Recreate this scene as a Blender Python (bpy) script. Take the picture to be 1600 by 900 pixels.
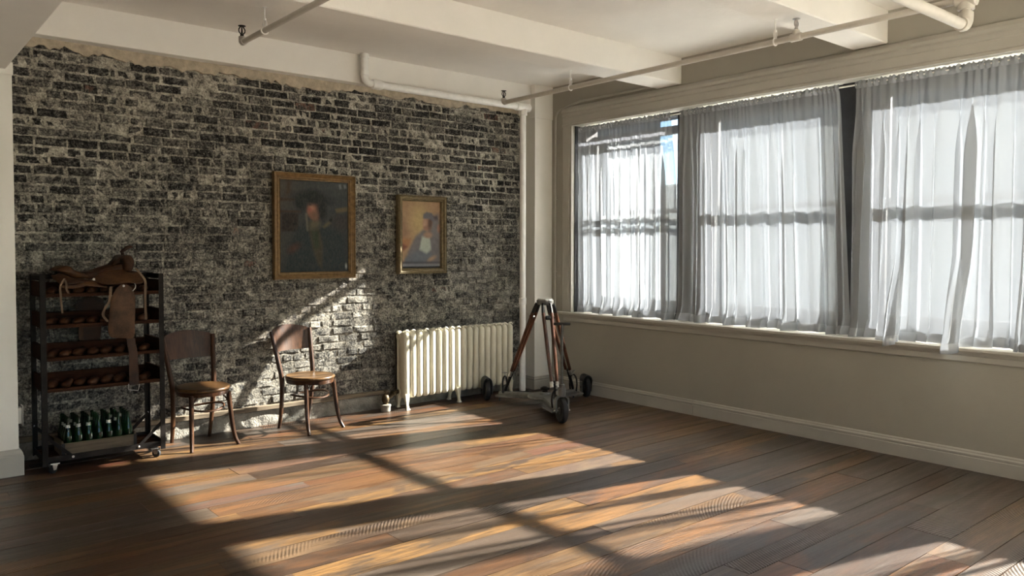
import bpy, bmesh, math, random
import numpy as np
from mathutils import Vector, Matrix, noise as mnoise
for o in list(bpy.data.objects): bpy.data.objects.remove(o)
scene = bpy.context.scene
COL = scene.collection
R = math.radians

# ------------------------------------------------------------------ camera
F_PX, YAW, PITCH, ROLL, DCY, CAM_H = 1227.93, R(39.9665), R(-1.8676), R(0.09), -20.9, 1.55
def cam_axes():
    cy, sy = math.cos(YAW), math.sin(YAW)
    fwd = Vector((sy*math.cos(PITCH), cy*math.cos(PITCH), math.sin(PITCH)))
    right = Vector((cy, -sy, 0)); up = right.cross(fwd)
    c, s = math.cos(ROLL), math.sin(ROLL)
    return c*right + s*up, -s*right + c*up, fwd
AX_R, AX_U, AX_F = cam_axes()
CAM = Vector((0, 0, CAM_H))
cd = bpy.data.cameras.new('camera'); cam = bpy.data.objects.new('camera', cd); COL.objects.link(cam)
cd.sensor_width = 36; cd.lens = F_PX/1600*36; cd.shift_y = DCY/1600; cd.clip_start = .05; cd.clip_end = 300
M = Matrix((AX_R, AX_U, -AX_F)).transposed().to_4x4(); M.translation = CAM
cam.matrix_world = M
scene.camera = cam
def ray(x, y): return AX_F + AX_R*((x-800)/F_PX) - AX_U*((y-450-DCY)/F_PX)
def on_z(x, y, z=0): d = ray(x, y); return CAM + d*((z-CAM.z)/d.z)
def on_y(x, y, Y): d = ray(x, y); return CAM + d*((Y-CAM.y)/d.y)
def on_x(x, y, X): d = ray(x, y); return CAM + d*((X-CAM.x)/d.x)

# ------------------------------------------------------------------ light and exposure
SUN_DIR = Vector((-1, .25, -.575)).normalized()          # the way the light travels
world = bpy.data.worlds.new('world'); scene.world = world; world.use_nodes = True
wt = world.node_tree; wt.nodes.clear()
sky = wt.nodes.new('ShaderNodeTexSky'); sky.sky_type = 'NISHITA'; sky.sun_disc = False
sky.sun_elevation = math.asin(-SUN_DIR.z); sky.sun_rotation = math.atan2(-SUN_DIR.x, -SUN_DIR.y)
sky.air_density = 1.0; sky.dust_density = .3; sky.ozone_density = 3; sky.altitude = 50
bg = wt.nodes.new('ShaderNodeBackground'); bg.inputs['Strength'].default_value = .085
wo = wt.nodes.new('ShaderNodeOutputWorld')
hs = wt.nodes.new('ShaderNodeHueSaturation'); hs.inputs['Saturation'].default_value = 1.1
wt.links.new(sky.outputs[0], hs.inputs['Color']); wt.links.new(hs.outputs[0], bg.inputs[0]); wt.links.new(bg.outputs[0], wo.inputs[0])
sd = bpy.data.lights.new('sun', 'SUN'); sun = bpy.data.objects.new('sun', sd); COL.objects.link(sun)
sd.energy = 27; sd.angle = R(.9); sd.color = (1, .94, .85)
sun.rotation_euler = SUN_DIR.to_track_quat('-Z', 'Y').to_euler(); sun.location = (20, -5, 14)
vs = scene.view_settings
vs.view_transform = 'Standard'; vs.look = 'None'; vs.gamma = 1; vs.use_curve_mapping = False
vs.exposure = 2.75

# ------------------------------------------------------------------ mesh helpers
class MB:
    def __init__(s): s.v = []; s.f = []; s.c = None
    def add(s, vs_, fs):
        o = len(s.v); s.v += [tuple(p) for p in vs_]; s.f += [tuple(i+o for i in f) for f in fs]; return s
    def box(s, lo, hi, bev=0, rot=None, piv=None):
        x0, y0, z0 = lo; x1, y1, z1 = hi
        if bev <= 0:
            P = [(x, y, z) for z in (z0, z1) for y in (y0, y1) for x in (x0, x1)]
            Fs = [(0,2,3,1),(4,5,7,6),(0,1,5,4),(2,6,7,3),(0,4,6,2),(1,3,7,5)]
        else:
            bm = bmesh.new(); bmesh.ops.create_cube(bm, size=1)
            for v in bm.verts:
                v.co = Vector(((x0+x1)/2+v.co.x*(x1-x0), (y0+y1)/2+v.co.y*(y1-y0), (z0+z1)/2+v.co.z*(z1-z0)))
            bmesh.ops.bevel(bm, geom=list(bm.edges), offset=bev, segments=1, affect='EDGES')
            P = [v.co.copy() for v in bm.verts]; bm.verts.index_update()
            Fs = [[v.index for v in f.verts] for f in bm.faces]; bm.free()
        if rot is not None:
            c = Vector(piv) if piv is not None else Vector(((x0+x1)/2, (y0+y1)/2, (z0+z1)/2))
            P = [rot @ (Vector(p)-c) + c for p in P]
        return s.add(P, Fs)
    def loft(s, rings, cap0=True, cap1=True, closed=False):
        n = len(rings[0]); o = len(s.v)
        for r in rings: s.v += [tuple(p) for p in r]
        m = len(rings)
        for i in range(m if closed else m-1):
            a, b = o+i*n, o+((i+1) % m)*n
            for j in range(n): k = (j+1) % n; s.f.append((a+j, a+k, b+k, b+j))
        if not closed:
            if cap0: s.f.append(tuple(o+j for j in reversed(range(n))))
            if cap1: s.f.append(tuple(o+(m-1)*n+j for j in range(n)))
        return s
    def tube(s, pts, r, n=10, closed=False, flat=1.0, ref=None, caps=True):
        pts = [Vector(p) for p in pts]; m = len(pts); rs = r if isinstance(r, (list, tuple)) else [r]*m
        rings = []; up = Vector(ref) if ref is not None else None
        for i, p in enumerate(pts):
            a = pts[(i-1) % m] if (closed or i > 0) else p; b = pts[(i+1) % m] if (closed or i < m-1) else p
            t = (b-a).normalized()
            if up is None: up = Vector((0, 0, 1)) if abs(t.z) < .9 else Vector((1, 0, 0))
            x = up - t*up.dot(t); x.normalize(); y = t.cross(x)
            if ref is None: up = x
            rings.append([p + (x*math.cos(2*math.pi*j/n)*flat + y*math.sin(2*math.pi*j/n))*rs[i] for j in range(n)])
        return s.loft(rings, caps, caps, closed)
    def strap(s, pts, w, t, side):                      # flat band of width w and thickness t
        pts = [Vector(p) for p in pts]; side = Vector(side).normalized(); rings = []
        ws = w if isinstance(w, (list, tuple)) else [w]*len(pts)
        for i, p in enumerate(pts):
            d = (pts[min(i+1, len(pts)-1)] - pts[max(i-1, 0)]).normalized(); nrm = d.cross(side).normalized()
            h = ws[i]/2
            rings.append([p+side*h+nrm*t/2, p-side*h+nrm*t/2, p-side*h-nrm*t/2, p+side*h-nrm*t/2])
        return s.loft(rings)
    def lathe(s, prof, o=(0,0,0), axis=(0,0,1), n=20, a0=0):
        ax = Vector(axis).normalized(); q = Vector((0,0,1)).rotation_difference(ax); o = Vector(o)
        rings = [[o + q @ Vector((max(r,1e-4)*math.cos(a0+2*math.pi*j/n), max(r,1e-4)*math.sin(a0+2*math.pi*j/n), z)) for j in range(n)] for r, z in prof]
        return s.loft(rings)
    def prism(s, poly, off):                             # planar polygon pushed along off
        off = Vector(off); a = [Vector(p)-off/2 for p in poly]; b = [Vector(p)+off/2 for p in poly]
        return s.loft([a, b])
    def mesh(s, name, smooth=None):
        me = bpy.data.meshes.new(name); me.from_pydata(s.v, [], s.f)
        bm = bmesh.new(); bm.from_mesh(me); bmesh.ops.recalc_face_normals(bm, faces=bm.faces); bm.to_mesh(me); bm.free()
        if smooth is not None:
            me.polygons.foreach_set('use_smooth', [True]*len(me.polygons)); me.set_sharp_from_angle(angle=R(smooth))
        me.update(); return me
def link(name, me, mat=None, parent=None, loc=None):
    o = bpy.data.objects.new(name, me); COL.objects.link(o)
    if mat is not None and me is not None and not me.materials: me.materials.append(mat)
    if parent is not None: o.parent = parent
    if loc is not None: o.location = loc
    return o
def part(name, mb, mat, parent, smooth=35, label=None):
    o = link(name, mb.mesh(name, smooth), mat, parent)
    if label: o['label'] = label
    return o
def tag(o, label, cat, group=None):
    o['label'] = label; o['category'] = cat
    if group: o['group'] = group
    return o
def thing(name, label, cat, loc=(0,0,0), rz=0, group=None):
    o = bpy.data.objects.new(name, None); COL.objects.link(o); o.location = loc; o.rotation_euler = (0, 0, rz); o.empty_display_size = .1
    return tag(o, label, cat, group)
def struct(name, mb, mat, parent=None, smooth=None, label=None, cat=None):
    o = link(name, mb.mesh(name, smooth), mat, parent)
    if parent is None: o['kind'] = 'structure'
    if label: o['label'] = label
    if cat: o['category'] = cat
    return o
def copy_tree(o, parent=None):
    c = o.copy(); COL.objects.link(c); c.parent = parent
    for ch in list(o.children): copy_tree(ch, c)
    return c
def arc(c, r, a0, a1, n, u, v):
    c, u, v = Vector(c), Vector(u), Vector(v)
    return [c + u*(r*math.cos(a0+(a1-a0)*i/n)) + v*(r*math.sin(a0+(a1-a0)*i/n)) for i in range(n+1)]
def bez(pts, n=12):                                      # Catmull-Rom through the points
    P = [Vector(p) for p in pts]; P = [P[0]*2-P[1]] + P + [P[-1]*2-P[-2]]; out = []
    for i in range(1, len(P)-2):
        for k in range(n):
            t = k/n
            out.append(.5*((2*P[i]) + (P[i+1]-P[i-1])*t + (2*P[i-1]-5*P[i]+4*P[i+1]-P[i+2])*t*t + (3*P[i]-P[i-1]-3*P[i+1]+P[i+2])*t**3))
    return out + [P[-2]]

# ------------------------------------------------------------------ material helpers
class G:
    def __init__(s, name):
        s.m = bpy.data.materials.new(name); s.m.use_nodes = True; s.t = s.m.node_tree; s.t.nodes.clear()
        s.out = s.t.nodes.new('ShaderNodeOutputMaterial')
    def n(s, typ, ins=None, **at):
        nd = s.t.nodes.new('ShaderNode'+typ)
        for k, v in at.items(): setattr(nd, k, v)
        for k, v in (ins or {}).items():
            if isinstance(v, bpy.types.NodeSocket): s.t.links.new(v, nd.inputs[k])
            else: nd.inputs[k].default_value = v
        return nd
    def pos(s): return s.n('NewGeometry').outputs['Position']
    def obj(s): return s.n('TexCoord').outputs['Object']
    def rnd(s): return s.n('ObjectInfo').outputs['Random']
    def mapv(s, v, sc=(1,1,1), loc=(0,0,0)): return s.n('Mapping', {'Vector': v, 'Scale': sc, 'Location': loc}).outputs[0]
    def noise(s, v, sc, det=4, ro=.6, dist=0):
        return s.n('TexNoise', {'Vector': v, 'Scale': sc, 'Detail': det, 'Roughness': ro, 'Distortion': dist}).outputs[0]
    def ramp(s, f, stops, interp='LINEAR'):
        nd = s.n('ValToRGB', {'Fac': f}); cr = nd.color_ramp; cr.interpolation = interp
        while len(cr.elements) < len(stops): cr.elements.new(.5)
        for e, (p, c) in zip(cr.elements, stops):
            e.position = p; e.color = (*c, 1) if isinstance(c, (tuple, list)) else (c, c, c, 1)
        return nd.outputs[0]
    def math(s, op, a, b=0.0, clamp=False):
        return s.n('Math', {0: a, 1: b}, operation=op, use_clamp=clamp).outputs[0]
    def mix(s, f, a, b, bt='MIX'):
        nd = s.n('Mix', data_type='RGBA', blend_type=bt)
        def st(i, v):
            if isinstance(v, bpy.types.NodeSocket): s.t.links.new(v, nd.inputs[i])
            else: nd.inputs[i].default_value = (*v, 1) if isinstance(v, (tuple, list)) and len(v) == 3 else v
        st(0, f); st(6, a); st(7, b)
        return nd.outputs[2]
    def bump(s, h, st=.3, d=.01, nrm=None):
        i = {'Height': h, 'Strength': st, 'Distance': d}
        if nrm is not None: i['Normal'] = nrm
        return s.n('Bump', i).outputs[0]
    def bsdf(s, **k):
        i = {}
        for a, b in k.items(): i[{'color':'Base Color','rough':'Roughness','metal':'Metallic','normal':'Normal','spec':'Specular IOR Level','alpha':'Alpha','trans':'Transmission Weight','ior':'IOR','coat':'Coat Weight'}[a]] = (*b, 1) if isinstance(b, tuple) and len(b) == 3 else b
        return s.n('BsdfPrincipled', i).outputs[0]
    def done(s, sh): s.t.links.new(sh, s.out.inputs[0]); return s.m
def simple(name, col, rough=.6, metal=0, var=.12, sc=8, bump=.05, bd=.004, spec=.5):
    g = G(name); p = g.pos(); nz = g.noise(p, sc, 5)
    lo = tuple(c*(1-var) for c in col); hi = tuple(min(1, c*(1+var)) for c in col)
    c = g.ramp(nz, [(.3, lo), (.7, hi)])
    return g.done(g.bsdf(color=c, rough=rough, metal=metal, spec=spec, normal=g.bump(g.noise(p, sc*6, 4), bump, bd)))

def plaster(name, col, var=.05, bump=.25):
    g = G(name); p = g.pos()
    c = g.ramp(g.noise(p, 1.7, 6, .62), [(.25, tuple(x*(1-var) for x in col)), (.75, tuple(min(1, x*(1+var)) for x in col))])
    chips = g.ramp(g.noise(p, 9, 6, .7), [(.70, 0.0), (.74, 1.0)])
    c = g.mix(g.math('MULTIPLY', chips, .10), c, (col[0]*.72, col[1]*.68, col[2]*.6))
    h = g.math('ADD', g.noise(p, 3.5, 5), g.math('MULTIPLY', g.noise(p, 60, 3), .12))
    return g.done(g.bsdf(color=c, rough=.62, spec=.3, normal=g.bump(h, bump, .02)))

def brick_mat(name, single):
    g = G(name); p = g.pos()
    tone = g.rnd() if single else g.n('Attribute', attribute_name='tone').outputs['Fac']
    z = g.n('SeparateXYZ', {0: p}).outputs[2]
    big = g.noise(p, .75, 3, .5); med = g.noise(p, 4.5, 5, .65); fin = g.noise(p, 38, 7, .72); gr = g.noise(p, 130, 3, .6)
    # soot above, lime wash residue below: amount of pale residue over the brick
    lime = g.math('ADD', g.ramp(g.math('DIVIDE', z, 3.1), [(0, .10), (.30, .20), (.56, .12), (.70, -.17), (1.0, -.20)]), g.math('MULTIPLY', g.math('SUBTRACT', big, .5), .7))
    red = g.ramp(g.math('FRACT', g.math('MULTIPLY', tone, 37.7)), [(.984, 0.0), (.985, 1.0)], 'CONSTANT')
    sp1 = g.noise(p, 62, 6, .72); sp2 = g.noise(p, 17, 5, .65)
    f = g.math('ADD', g.math('ADD', g.math('MULTIPLY', sp1, .56), g.math('MULTIPLY', sp2, .28)), g.math('MULTIPLY', med, .16))
    f = g.math('ADD', g.math('ADD', f, .013), g.math('MULTIPLY', lime, .20))
    f = g.math('ADD', f, g.math('MULTIPLY', g.math('SUBTRACT', tone, .58), .085))
    c = g.ramp(f, [(.41, (.008,.008,.008)), (.465, (.030,.028,.026)), (.515, (.105,.097,.085)), (.565, (.195,.18,.152)), (.62, (.34,.312,.26)), (.70, (.58,.53,.44))])
    c = g.mix(g.math('MULTIPLY', red, g.ramp(sp2, [(.46, 0.0), (.58, .6)])), c, (.20,.085,.055))
    fleck = g.ramp(g.math('ADD', g.math('MULTIPLY', g.noise(p, 48, 5, .75), .8), g.math('MULTIPLY', g.noise(p, 3.1, 3), .2)), [(.60, 0.0), (.64, 1.0)])
    c = g.mix(g.math('MULTIPLY', fleck, .7), c, (.56,.51,.43))
    pit = g.ramp(g.noise(p, 26, 6, .78), [(.36, .85), (.43, 0.0)])
    c = g.mix(pit, c, (.007,.007,.007))
    h = g.math('ADD', g.math('MULTIPLY', fin, 1.0), g.math('ADD', g.math('MULTIPLY', med, .8), g.math('MULTIPLY', gr, .35)))
    return g.done(g.bsdf(color=c, rough=.82, spec=.25, normal=g.bump(h, 1.0, .018)))
def mortar_mat():
    g = G('old lime mortar'); p = g.pos(); z = g.n('SeparateXYZ', {0: p}).outputs[2]
    big = g.noise(p, .75, 3, .5); med = g.noise(p, 4.5, 5, .65); sp1 = g.noise(p, 62, 6, .72); sp2 = g.noise(p, 17, 5, .65)
    f = g.math('ADD', g.math('ADD', g.math('MULTIPLY', sp1, .50), g.math('MULTIPLY', sp2, .34)), g.math('MULTIPLY', med, .16))
    f = g.math('ADD', f, g.ramp(g.math('DIVIDE', z, 3.1), [(0, .03), (.35, .035), (.60, .045), (.72, .075), (1.0, .09)]))
    f = g.math('ADD', f, g.math('MULTIPLY', g.math('SUBTRACT', g.noise(p, 2.3, 3), .5), .16))
    c = g.ramp(f, [(.38, (.014,.013,.012)), (.47, (.055,.050,.044)), (.54, (.18,.165,.138)), (.61, (.36,.33,.27)), (.70, (.60,.55,.455))])
    return g.done(g.bsdf(color=c, rough=.9, spec=.2, normal=g.bump(sp2, .9, .016)))
def plank_mat(grey=0.0):
    g = G('reclaimed floor board' if not grey else 'grey weathered floor board'); o = g.obj(); r = g.rnd()
    r2 = g.math('FRACT', g.math('MULTIPLY', r, 17.31)); r3 = g.math('FRACT', g.math('MULTIPLY', r, 71.7)); r4 = g.math('FRACT', g.math('MULTIPLY', r, 211.3))
    sh = g.n('CombineXYZ', {0: g.math('MULTIPLY', r, 37.0), 1: g.math('MULTIPLY', r2, 19.0), 2: r3}).outputs[0]
    v = g.n('VectorMath', {0: o, 1: sh}, operation='ADD').outputs[0]
    grain = g.noise(g.mapv(v, (1.2, 26, 1)), 3.2, 6, .62, .6)
    streak = g.noise(g.mapv(v, (.55, 7, 1)), 2.0, 5, .6, .4)
    patch = g.noise(g.mapv(v, (1.1, 3.0, 1)), 1.6, 5, .6, .5)
    fine = g.noise(g.mapv(v, (6, 60, 1)), 6, 4, .6)
    base = g.ramp(r, [(0, (.0258,.0146,.0088)), (.12, (.1008,.0403,.0153)), (.25, (.0468,.0363,.0290)), (.38, (.1371,.0620,.0209)), (.50, (.0500,.0226,.0121)), (.62, (.0927,.0661,.0459)), (.75, (.1089,.0347,.0161)), (.88, (.1613,.0847,.0290)), (1.0, (.0371,.0290,.0242))])
    alt = g.ramp(r2, [(0, (.0146,.0113,.0096)), (.3, (.1411,.0605,.0209)), (.55, (.0645,.0532,.0444)), (.8, (.1935,.1008,.0338)), (1, (.0403,.0226,.0137))])
    c = g.mix(g.ramp(patch, [(.47, 0.0), (.54, .85)]), base, alt)
    c = g.mix(g.ramp(streak, [(.46, 0.0), (.6, .55)]), c, (.0363,.0234,.0153))
    c = g.mix(g.ramp(grain, [(.35, .55), (.55, 0.0)]), c, (.0194,.0129,.0088))
    worn = g.ramp(g.math('ADD', g.math('MULTIPLY', streak, .45), g.math('MULTIPLY', fine, .55)), [(.60, 0.0), (.68, .65)])
    c = g.mix(worn, c, (.2258,.1653,.1089))
    # circular-saw marks: arcs of a large blade across some boards
    sx = g.n('SeparateXYZ', {0: o})
    cx = g.math('ADD', sx.outputs[0], g.math('MULTIPLY', g.math('SUBTRACT', r3, .5), 3.0))
    cyv = g.math('ADD', sx.outputs[1], g.ramp(g.math('FRACT', g.math('MULTIPLY', r, 513.7)), [(0, .62), (.5, 1.0), (1, .75)]))
    arcv = g.n('CombineXYZ', {0: cx, 1: cyv, 2: 0.0}).outputs[0]
    w = g.n('TexWave', {'Vector': arcv, 'Scale': 17.0, 'Distortion': .8, 'Detail': 2.0, 'Detail Scale': 2.0}, wave_type='RINGS', rings_direction='Z').outputs['Fac']
    saw = g.math('MULTIPLY', g.ramp(r4, [(.52, 0.0), (.60, 1.0)]), g.ramp(g.noise(g.mapv(v, (.8, 2.2, 1)), 1.3, 2), [(.46, 0.0), (.6, 1.0)]))
    c = g.mix(g.math('MULTIPLY', g.math('MULTIPLY', saw, .5), w), c, (.0242,.0169,.0121))
    knot = g.n('TexVoronoi', {'Vector': g.mapv(v, (1.0, 1.6, 1)), 'Scale': 3.1}).outputs['Distance']
    c = g.mix(g.ramp(knot, [(.018, .9), (.038, 0.0)]), c, (.0096,.0073,.0056))
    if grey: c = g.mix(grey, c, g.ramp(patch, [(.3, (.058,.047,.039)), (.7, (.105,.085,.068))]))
    rough = g.ramp(g.math('ADD', g.math('MULTIPLY', streak, .6), g.math('MULTIPLY', fine, .4)), [(.3, .28), (.7, .50)])
    h = g.math('ADD', g.math('MULTIPLY', grain, .5), g.math('ADD', g.math('MULTIPLY', fine, .25), g.math('MULTIPLY', g.math('MULTIPLY', saw, w), 1.1)))
    return g.done(g.bsdf(color=c, rough=rough, spec=.6, normal=g.bump(h, .42, .0065)))
def wood_mat(name, dark, light, rough=.35, sc=1.0, axis=2, coat=0.0, spec=.3):
    g = G(name); o = g.obj(); r = g.rnd()
    s = [22*sc]*3; s[axis] = 1.6*sc
    v = g.n('VectorMath', {0: o, 1: g.n('CombineXYZ', {0: g.math('MULTIPLY', r, 9.0), 1: r, 2: g.math('MULTIPLY', r, 5.0)}).outputs[0]}, operation='ADD').outputs[0]
    gr = g.noise(g.mapv(v, tuple(s)), 2.5, 6, .6, .5); b = g.noise(o, 7*sc, 4)
    c = g.ramp(g.math('ADD', g.math('MULTIPLY', gr, .7), g.math('MULTIPLY', b, .3)), [(.33, dark), (.62, light)])
    return g.done(g.bsdf(color=c, rough=rough, spec=spec, coat=coat, normal=g.bump(gr, .15, .003)))
def leather_mat(name, dark, light, rough=.5):
    g = G(name); o = g.obj()
    a = g.noise(o, 9, 5, .6); b = g.noise(o, 90, 4)
    c = g.ramp(g.math('ADD', g.math('MULTIPLY', a, .75), g.math('MULTIPLY', b, .25)), [(.35, dark), (.65, light)])
    return g.done(g.bsdf(color=c, rough=rough, spec=.18, normal=g.bump(b, .25, .003)))
TONE = .0255
def sheer_mat(name, clear):
    g = G(name); p = g.pos()
    weave = g.noise(g.mapv(p, (1, 3, .35)), 5, 3)
    col = g.ramp(weave, [(.3, (TONE*.88,TONE*.96,TONE*1.08)), (.7, (TONE*.95,TONE*1.01,TONE*1.14))])
    tl = g.n('BsdfTranslucent', {'Color': col}).outputs[0]; df = g.n('BsdfDiffuse', {'Color': (.76,.79,.83,1)}).outputs[0]
    cloth = g.n('MixShader', {0: .42, 1: tl, 2: df}).outputs[0]
    tr = g.n('BsdfTransparent', {'Color': (1, 1, 1, 1)}).outputs[0]
    return g.done(g.n('MixShader', {0: clear, 1: cloth, 2: tr}).outputs[0])
def pane_mat():
    g = G('window glass')
    tr = g.n('BsdfTransparent', {'Color': (.93, .95, .95, 1)}).outputs[0]
    gl = g.n('BsdfGlossy', {'Color': (1, 1, 1, 1), 'Roughness': .02}).outputs[0]
    fr = g.n('Fresnel', {'IOR': 1.45}).outputs[0]
    return g.done(g.n('MixShader', {0: fr, 1: tr, 2: gl}).outputs[0])

WHITE = plaster('cream wall paint', (.84,.805,.735)); WHITE_SHADED = plaster('shade-darkened wall paint', (.37,.345,.29))  # window wall shares the cream paint; second copy darkened to paint in its shade
CEIL = plaster('cream ceiling paint', (.84,.80,.735), .05, .35)
TRIM = simple('cream trim paint', (.45,.425,.37), .42, var=.04, sc=5, bump=.08)
PIPEW = simple('glossy white pipe paint', (.86,.84,.79), .3, var=.07, sc=14, bump=.25, bd=.004)
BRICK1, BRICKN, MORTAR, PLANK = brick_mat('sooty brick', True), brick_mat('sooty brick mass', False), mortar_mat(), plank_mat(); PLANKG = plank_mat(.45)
SUBFLOOR = simple('dark subfloor', (.012,.009,.007), .9)
SHEER, HEMM, PANE = sheer_mat('sheer white voile', .27), sheer_mat('doubled voile', .10), pane_mat()
SASH = simple('black sash paint', (.018,.018,.020), .5, var=.3, sc=12)
IRON = simple('grimy angle iron', (.016,.013,.011), .7, 0, var=.4, sc=14, bump=.2, spec=.15)
STEEL = simple('worn bright steel', (.45,.43,.40), .32, .95, var=.25, sc=25)
DOLLYM = simple('grey painted cast metal', (.12,.117,.108), .45, .2, var=.3, sc=16, bump=.1)
DARKM = simple('dark oily metal', (.0180,.0168,.0162), .4, .6, var=.4, sc=20)
SHAFT = simple('dull steel tube', (.10,.098,.094), .35, .7, var=.3, sc=20)
RUBBER = simple('black rubber', (.0098,.0098,.0105), .75, var=.3, sc=20)
BRASS = simple('tarnished brass', (.075,.052,.026), .5, .7, var=.4, sc=30)
CHAIRW = wood_mat('varnished bentwood', (.018,.007,.003), (.068,.028,.011), .38, 1, 2, .08)
SEATW = wood_mat('worn plywood seat', (.042,.019,.007), (.130,.070,.026), .36, .8, 0, .12)
RACKW = wood_mat('red-brown rack wood', (.014,.005,.0022), (.052,.018,.007), .75, 1, 0, 0, .12)
FORMW = wood_mat('worn brown wooden form', (.022,.008,.004), (.085,.033,.013), .6, 1, 1, 0, .2)
CRATEW = wood_mat('weathered crate wood', (.0578,.0418,.0259), (.1293,.0963,.0616), .7, 1, 0)
LEGW = wood_mat('mahogany tripod wood', (.0300,.0105,.0053), (.1013,.0375,.0180), .28, 1, 2, .4)
LEATH, LEATH2, LEATH3 = leather_mat('tan saddle leather', (.030,.013,.0055), (.095,.042,.016)), leather_mat('dark saddle leather', (.016,.0065,.003), (.050,.020,.008)), leather_mat('pale worn leather', (.072,.042,.022), (.16,.10,.055))
GOLD = simple('aged gilt', (.20,.118,.046), .38, .35, var=.35, sc=30, bump=.15)
GOLD2 = simple('pale gilt', (.2100,.1613,.0863), .5, .3, var=.35, sc=45, bump=.5, bd=.006)
RADM = simple('cream radiator enamel', (.6440,.5934,.4600), .42, var=.06, sc=9, bump=.12)

# ------------------------------------------------------------------ room shell
WY = 6.66          # brick face
XW = 6.00          # window wall face
CZ = 3.345         # ceiling
X0, Y0 = -3.2, -4.2
rnd = random.Random(7)

# floor: a subfloor with every board its own piece
fl = struct('floor', MB().box((X0-.1, Y0-.1, -.14), (XW+.3, WY+.3, -.026)), SUBFLOOR)
rows = [1.336,1.47,1.68,1.919,2.108,2.255,2.47,2.71,2.90,3.052,3.30,3.512,3.69,3.86,4.05,4.23,4.375,4.53,4.74,4.87,5.11,5.29,5.50,5.66,5.85,6.02,6.19,6.36,6.52,6.655]
y = rows[0]
while y > Y0: y -= rnd.uniform(.14, .22); rows.insert(0, y)
ends = {2.255:[4.0], 1.68:[4.48], 1.919:[3.5,4.94], 3.052:[4.43], 2.90:[3.15], 3.30:[3.38,5.3], 3.69:[2.855], 3.512:[2.2,4.6], 4.23:[1.96,4.2], 4.375:[1.69,3.9], 4.74:[2.26,4.9], 5.29:[2.0,4.3], 4.87:[1.31,3.7], 5.66:[.72,3.1], 2.108:[3.25], 1.47:[4.17], 2.47:[2.4,5.2]}
for i in range(len(rows)-1):
    ya, yb = rows[i], rows[i+1]
    cuts = None
    for k, e in ends.items():
        if abs(k-ya) < .01: cuts = list(e)
    if cuts is None:
        cuts = []; x = X0 + rnd.uniform(.5, 2.6)
        while x < XW-.5: cuts.append(x); x += rnd.uniform(1.3, 3.2)
    else:
        x = cuts[0]-rnd.uniform(1.5, 2.6)
        while x > X0+.4: cuts.insert(0, x); x -= rnd.uniform(1.4, 3.)
    if ya < -1.2: cuts = [.5, 3.4]
    xs = [X0] + cuts + [XW]
    for a, b in zip(xs[:-1], xs[1:]):
        g1 = rnd.uniform(.0010, .0036); dz = rnd.uniform(-.0010, .0010); cx, cy = (a+b)/2, (ya+yb)/2
        mb = MB().box((a-cx+.0010, ya-cy+g1, -.026), (b-cx-.0010, yb-cy-g1, dz))
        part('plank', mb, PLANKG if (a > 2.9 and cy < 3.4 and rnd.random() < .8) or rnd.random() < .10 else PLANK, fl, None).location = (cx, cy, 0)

# brick wall
mort = MB().box((X0, WY-.0005, -.1), (XW+.34, WY+.32, 3.6))
wb = struct('wall_back', mort, MORTAR)
CH = .0705
cells = []
course = 0; z = .19
while z < 3.06:
    x = .74 - rnd.uniform(0, .2); header = (course % 6 == 5)
    while x < 5.62:
        L = (.098 if (header or rnd.random() < .17) else .203)+rnd.uniform(-.008, .008)
        cells.append((x, x+L, z+rnd.uniform(-.002, .002), z+CH-.0105+rnd.uniform(-.002, .002)))
        x += L + .0095 + rnd.uniform(-.002, .003)
    z += CH; course += 1
variants = {}
def brick_mb(L, h, seed):
    q = random.Random(seed); mb = MB(); j = lambda a: q.uniform(-a, a); d = .045
    bx, bz = q.uniform(.005, .012), q.uniform(.004, .010)
    n = 5 if L > .15 else 3
    top, bot, ft, fb = [], [], [], []
    for i in range(n+1):
        t = -L/2 + L*i/n; e = bx if i in (0, n) else 0
        sg = 1 if i == 0 else (-1 if i == n else 0)
        top.append((t+j(.002), j(.001), h/2+j(.003))); bot.append((t+j(.002), j(.001), -h/2+j(.003)))
        ft.append((t+sg*e+j(.004), -.009+j(.005), h/2-bz+j(.004))); fb.append((t+sg*e+j(.004), -.009+j(.005), -h/2+bz+j(.004)))
    bt = [(p[0], d, p[2]) for p in top]; bb = [(p[0], d, p[2]) for p in bot]
    o = 0; V = bt+top+ft+fb+bot+bb; k = n+1; Fs = []
    for r_ in range(5):
        for i in range(n): Fs.append((r_*k+i, r_*k+i+1, (r_+1)*k+i+1, (r_+1)*k+i))
    Fs.append(tuple(r_*k for r_ in range(6))); Fs.append(tuple(r_*k+n for r_ in reversed(range(6))))
    return mb.add(V, Fs)
def hidden(a, b, z0, z1):
    xm, zm = (a+b)/2, (z0+z1)/2
    return xm < .89 or (.95 < xm < 1.8 and zm < 1.42) or (xm < 2.45 and zm < .30) or (2.8 < xm < 3.65 and 1.26 < zm < 2.25)
order = sorted((c for c in cells if not hidden(*c)), key=lambda c: c[0]-.9*((c[1]-c[0]) > .15))
singles = set(order[:300])
mass = MB(); tones = []
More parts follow.
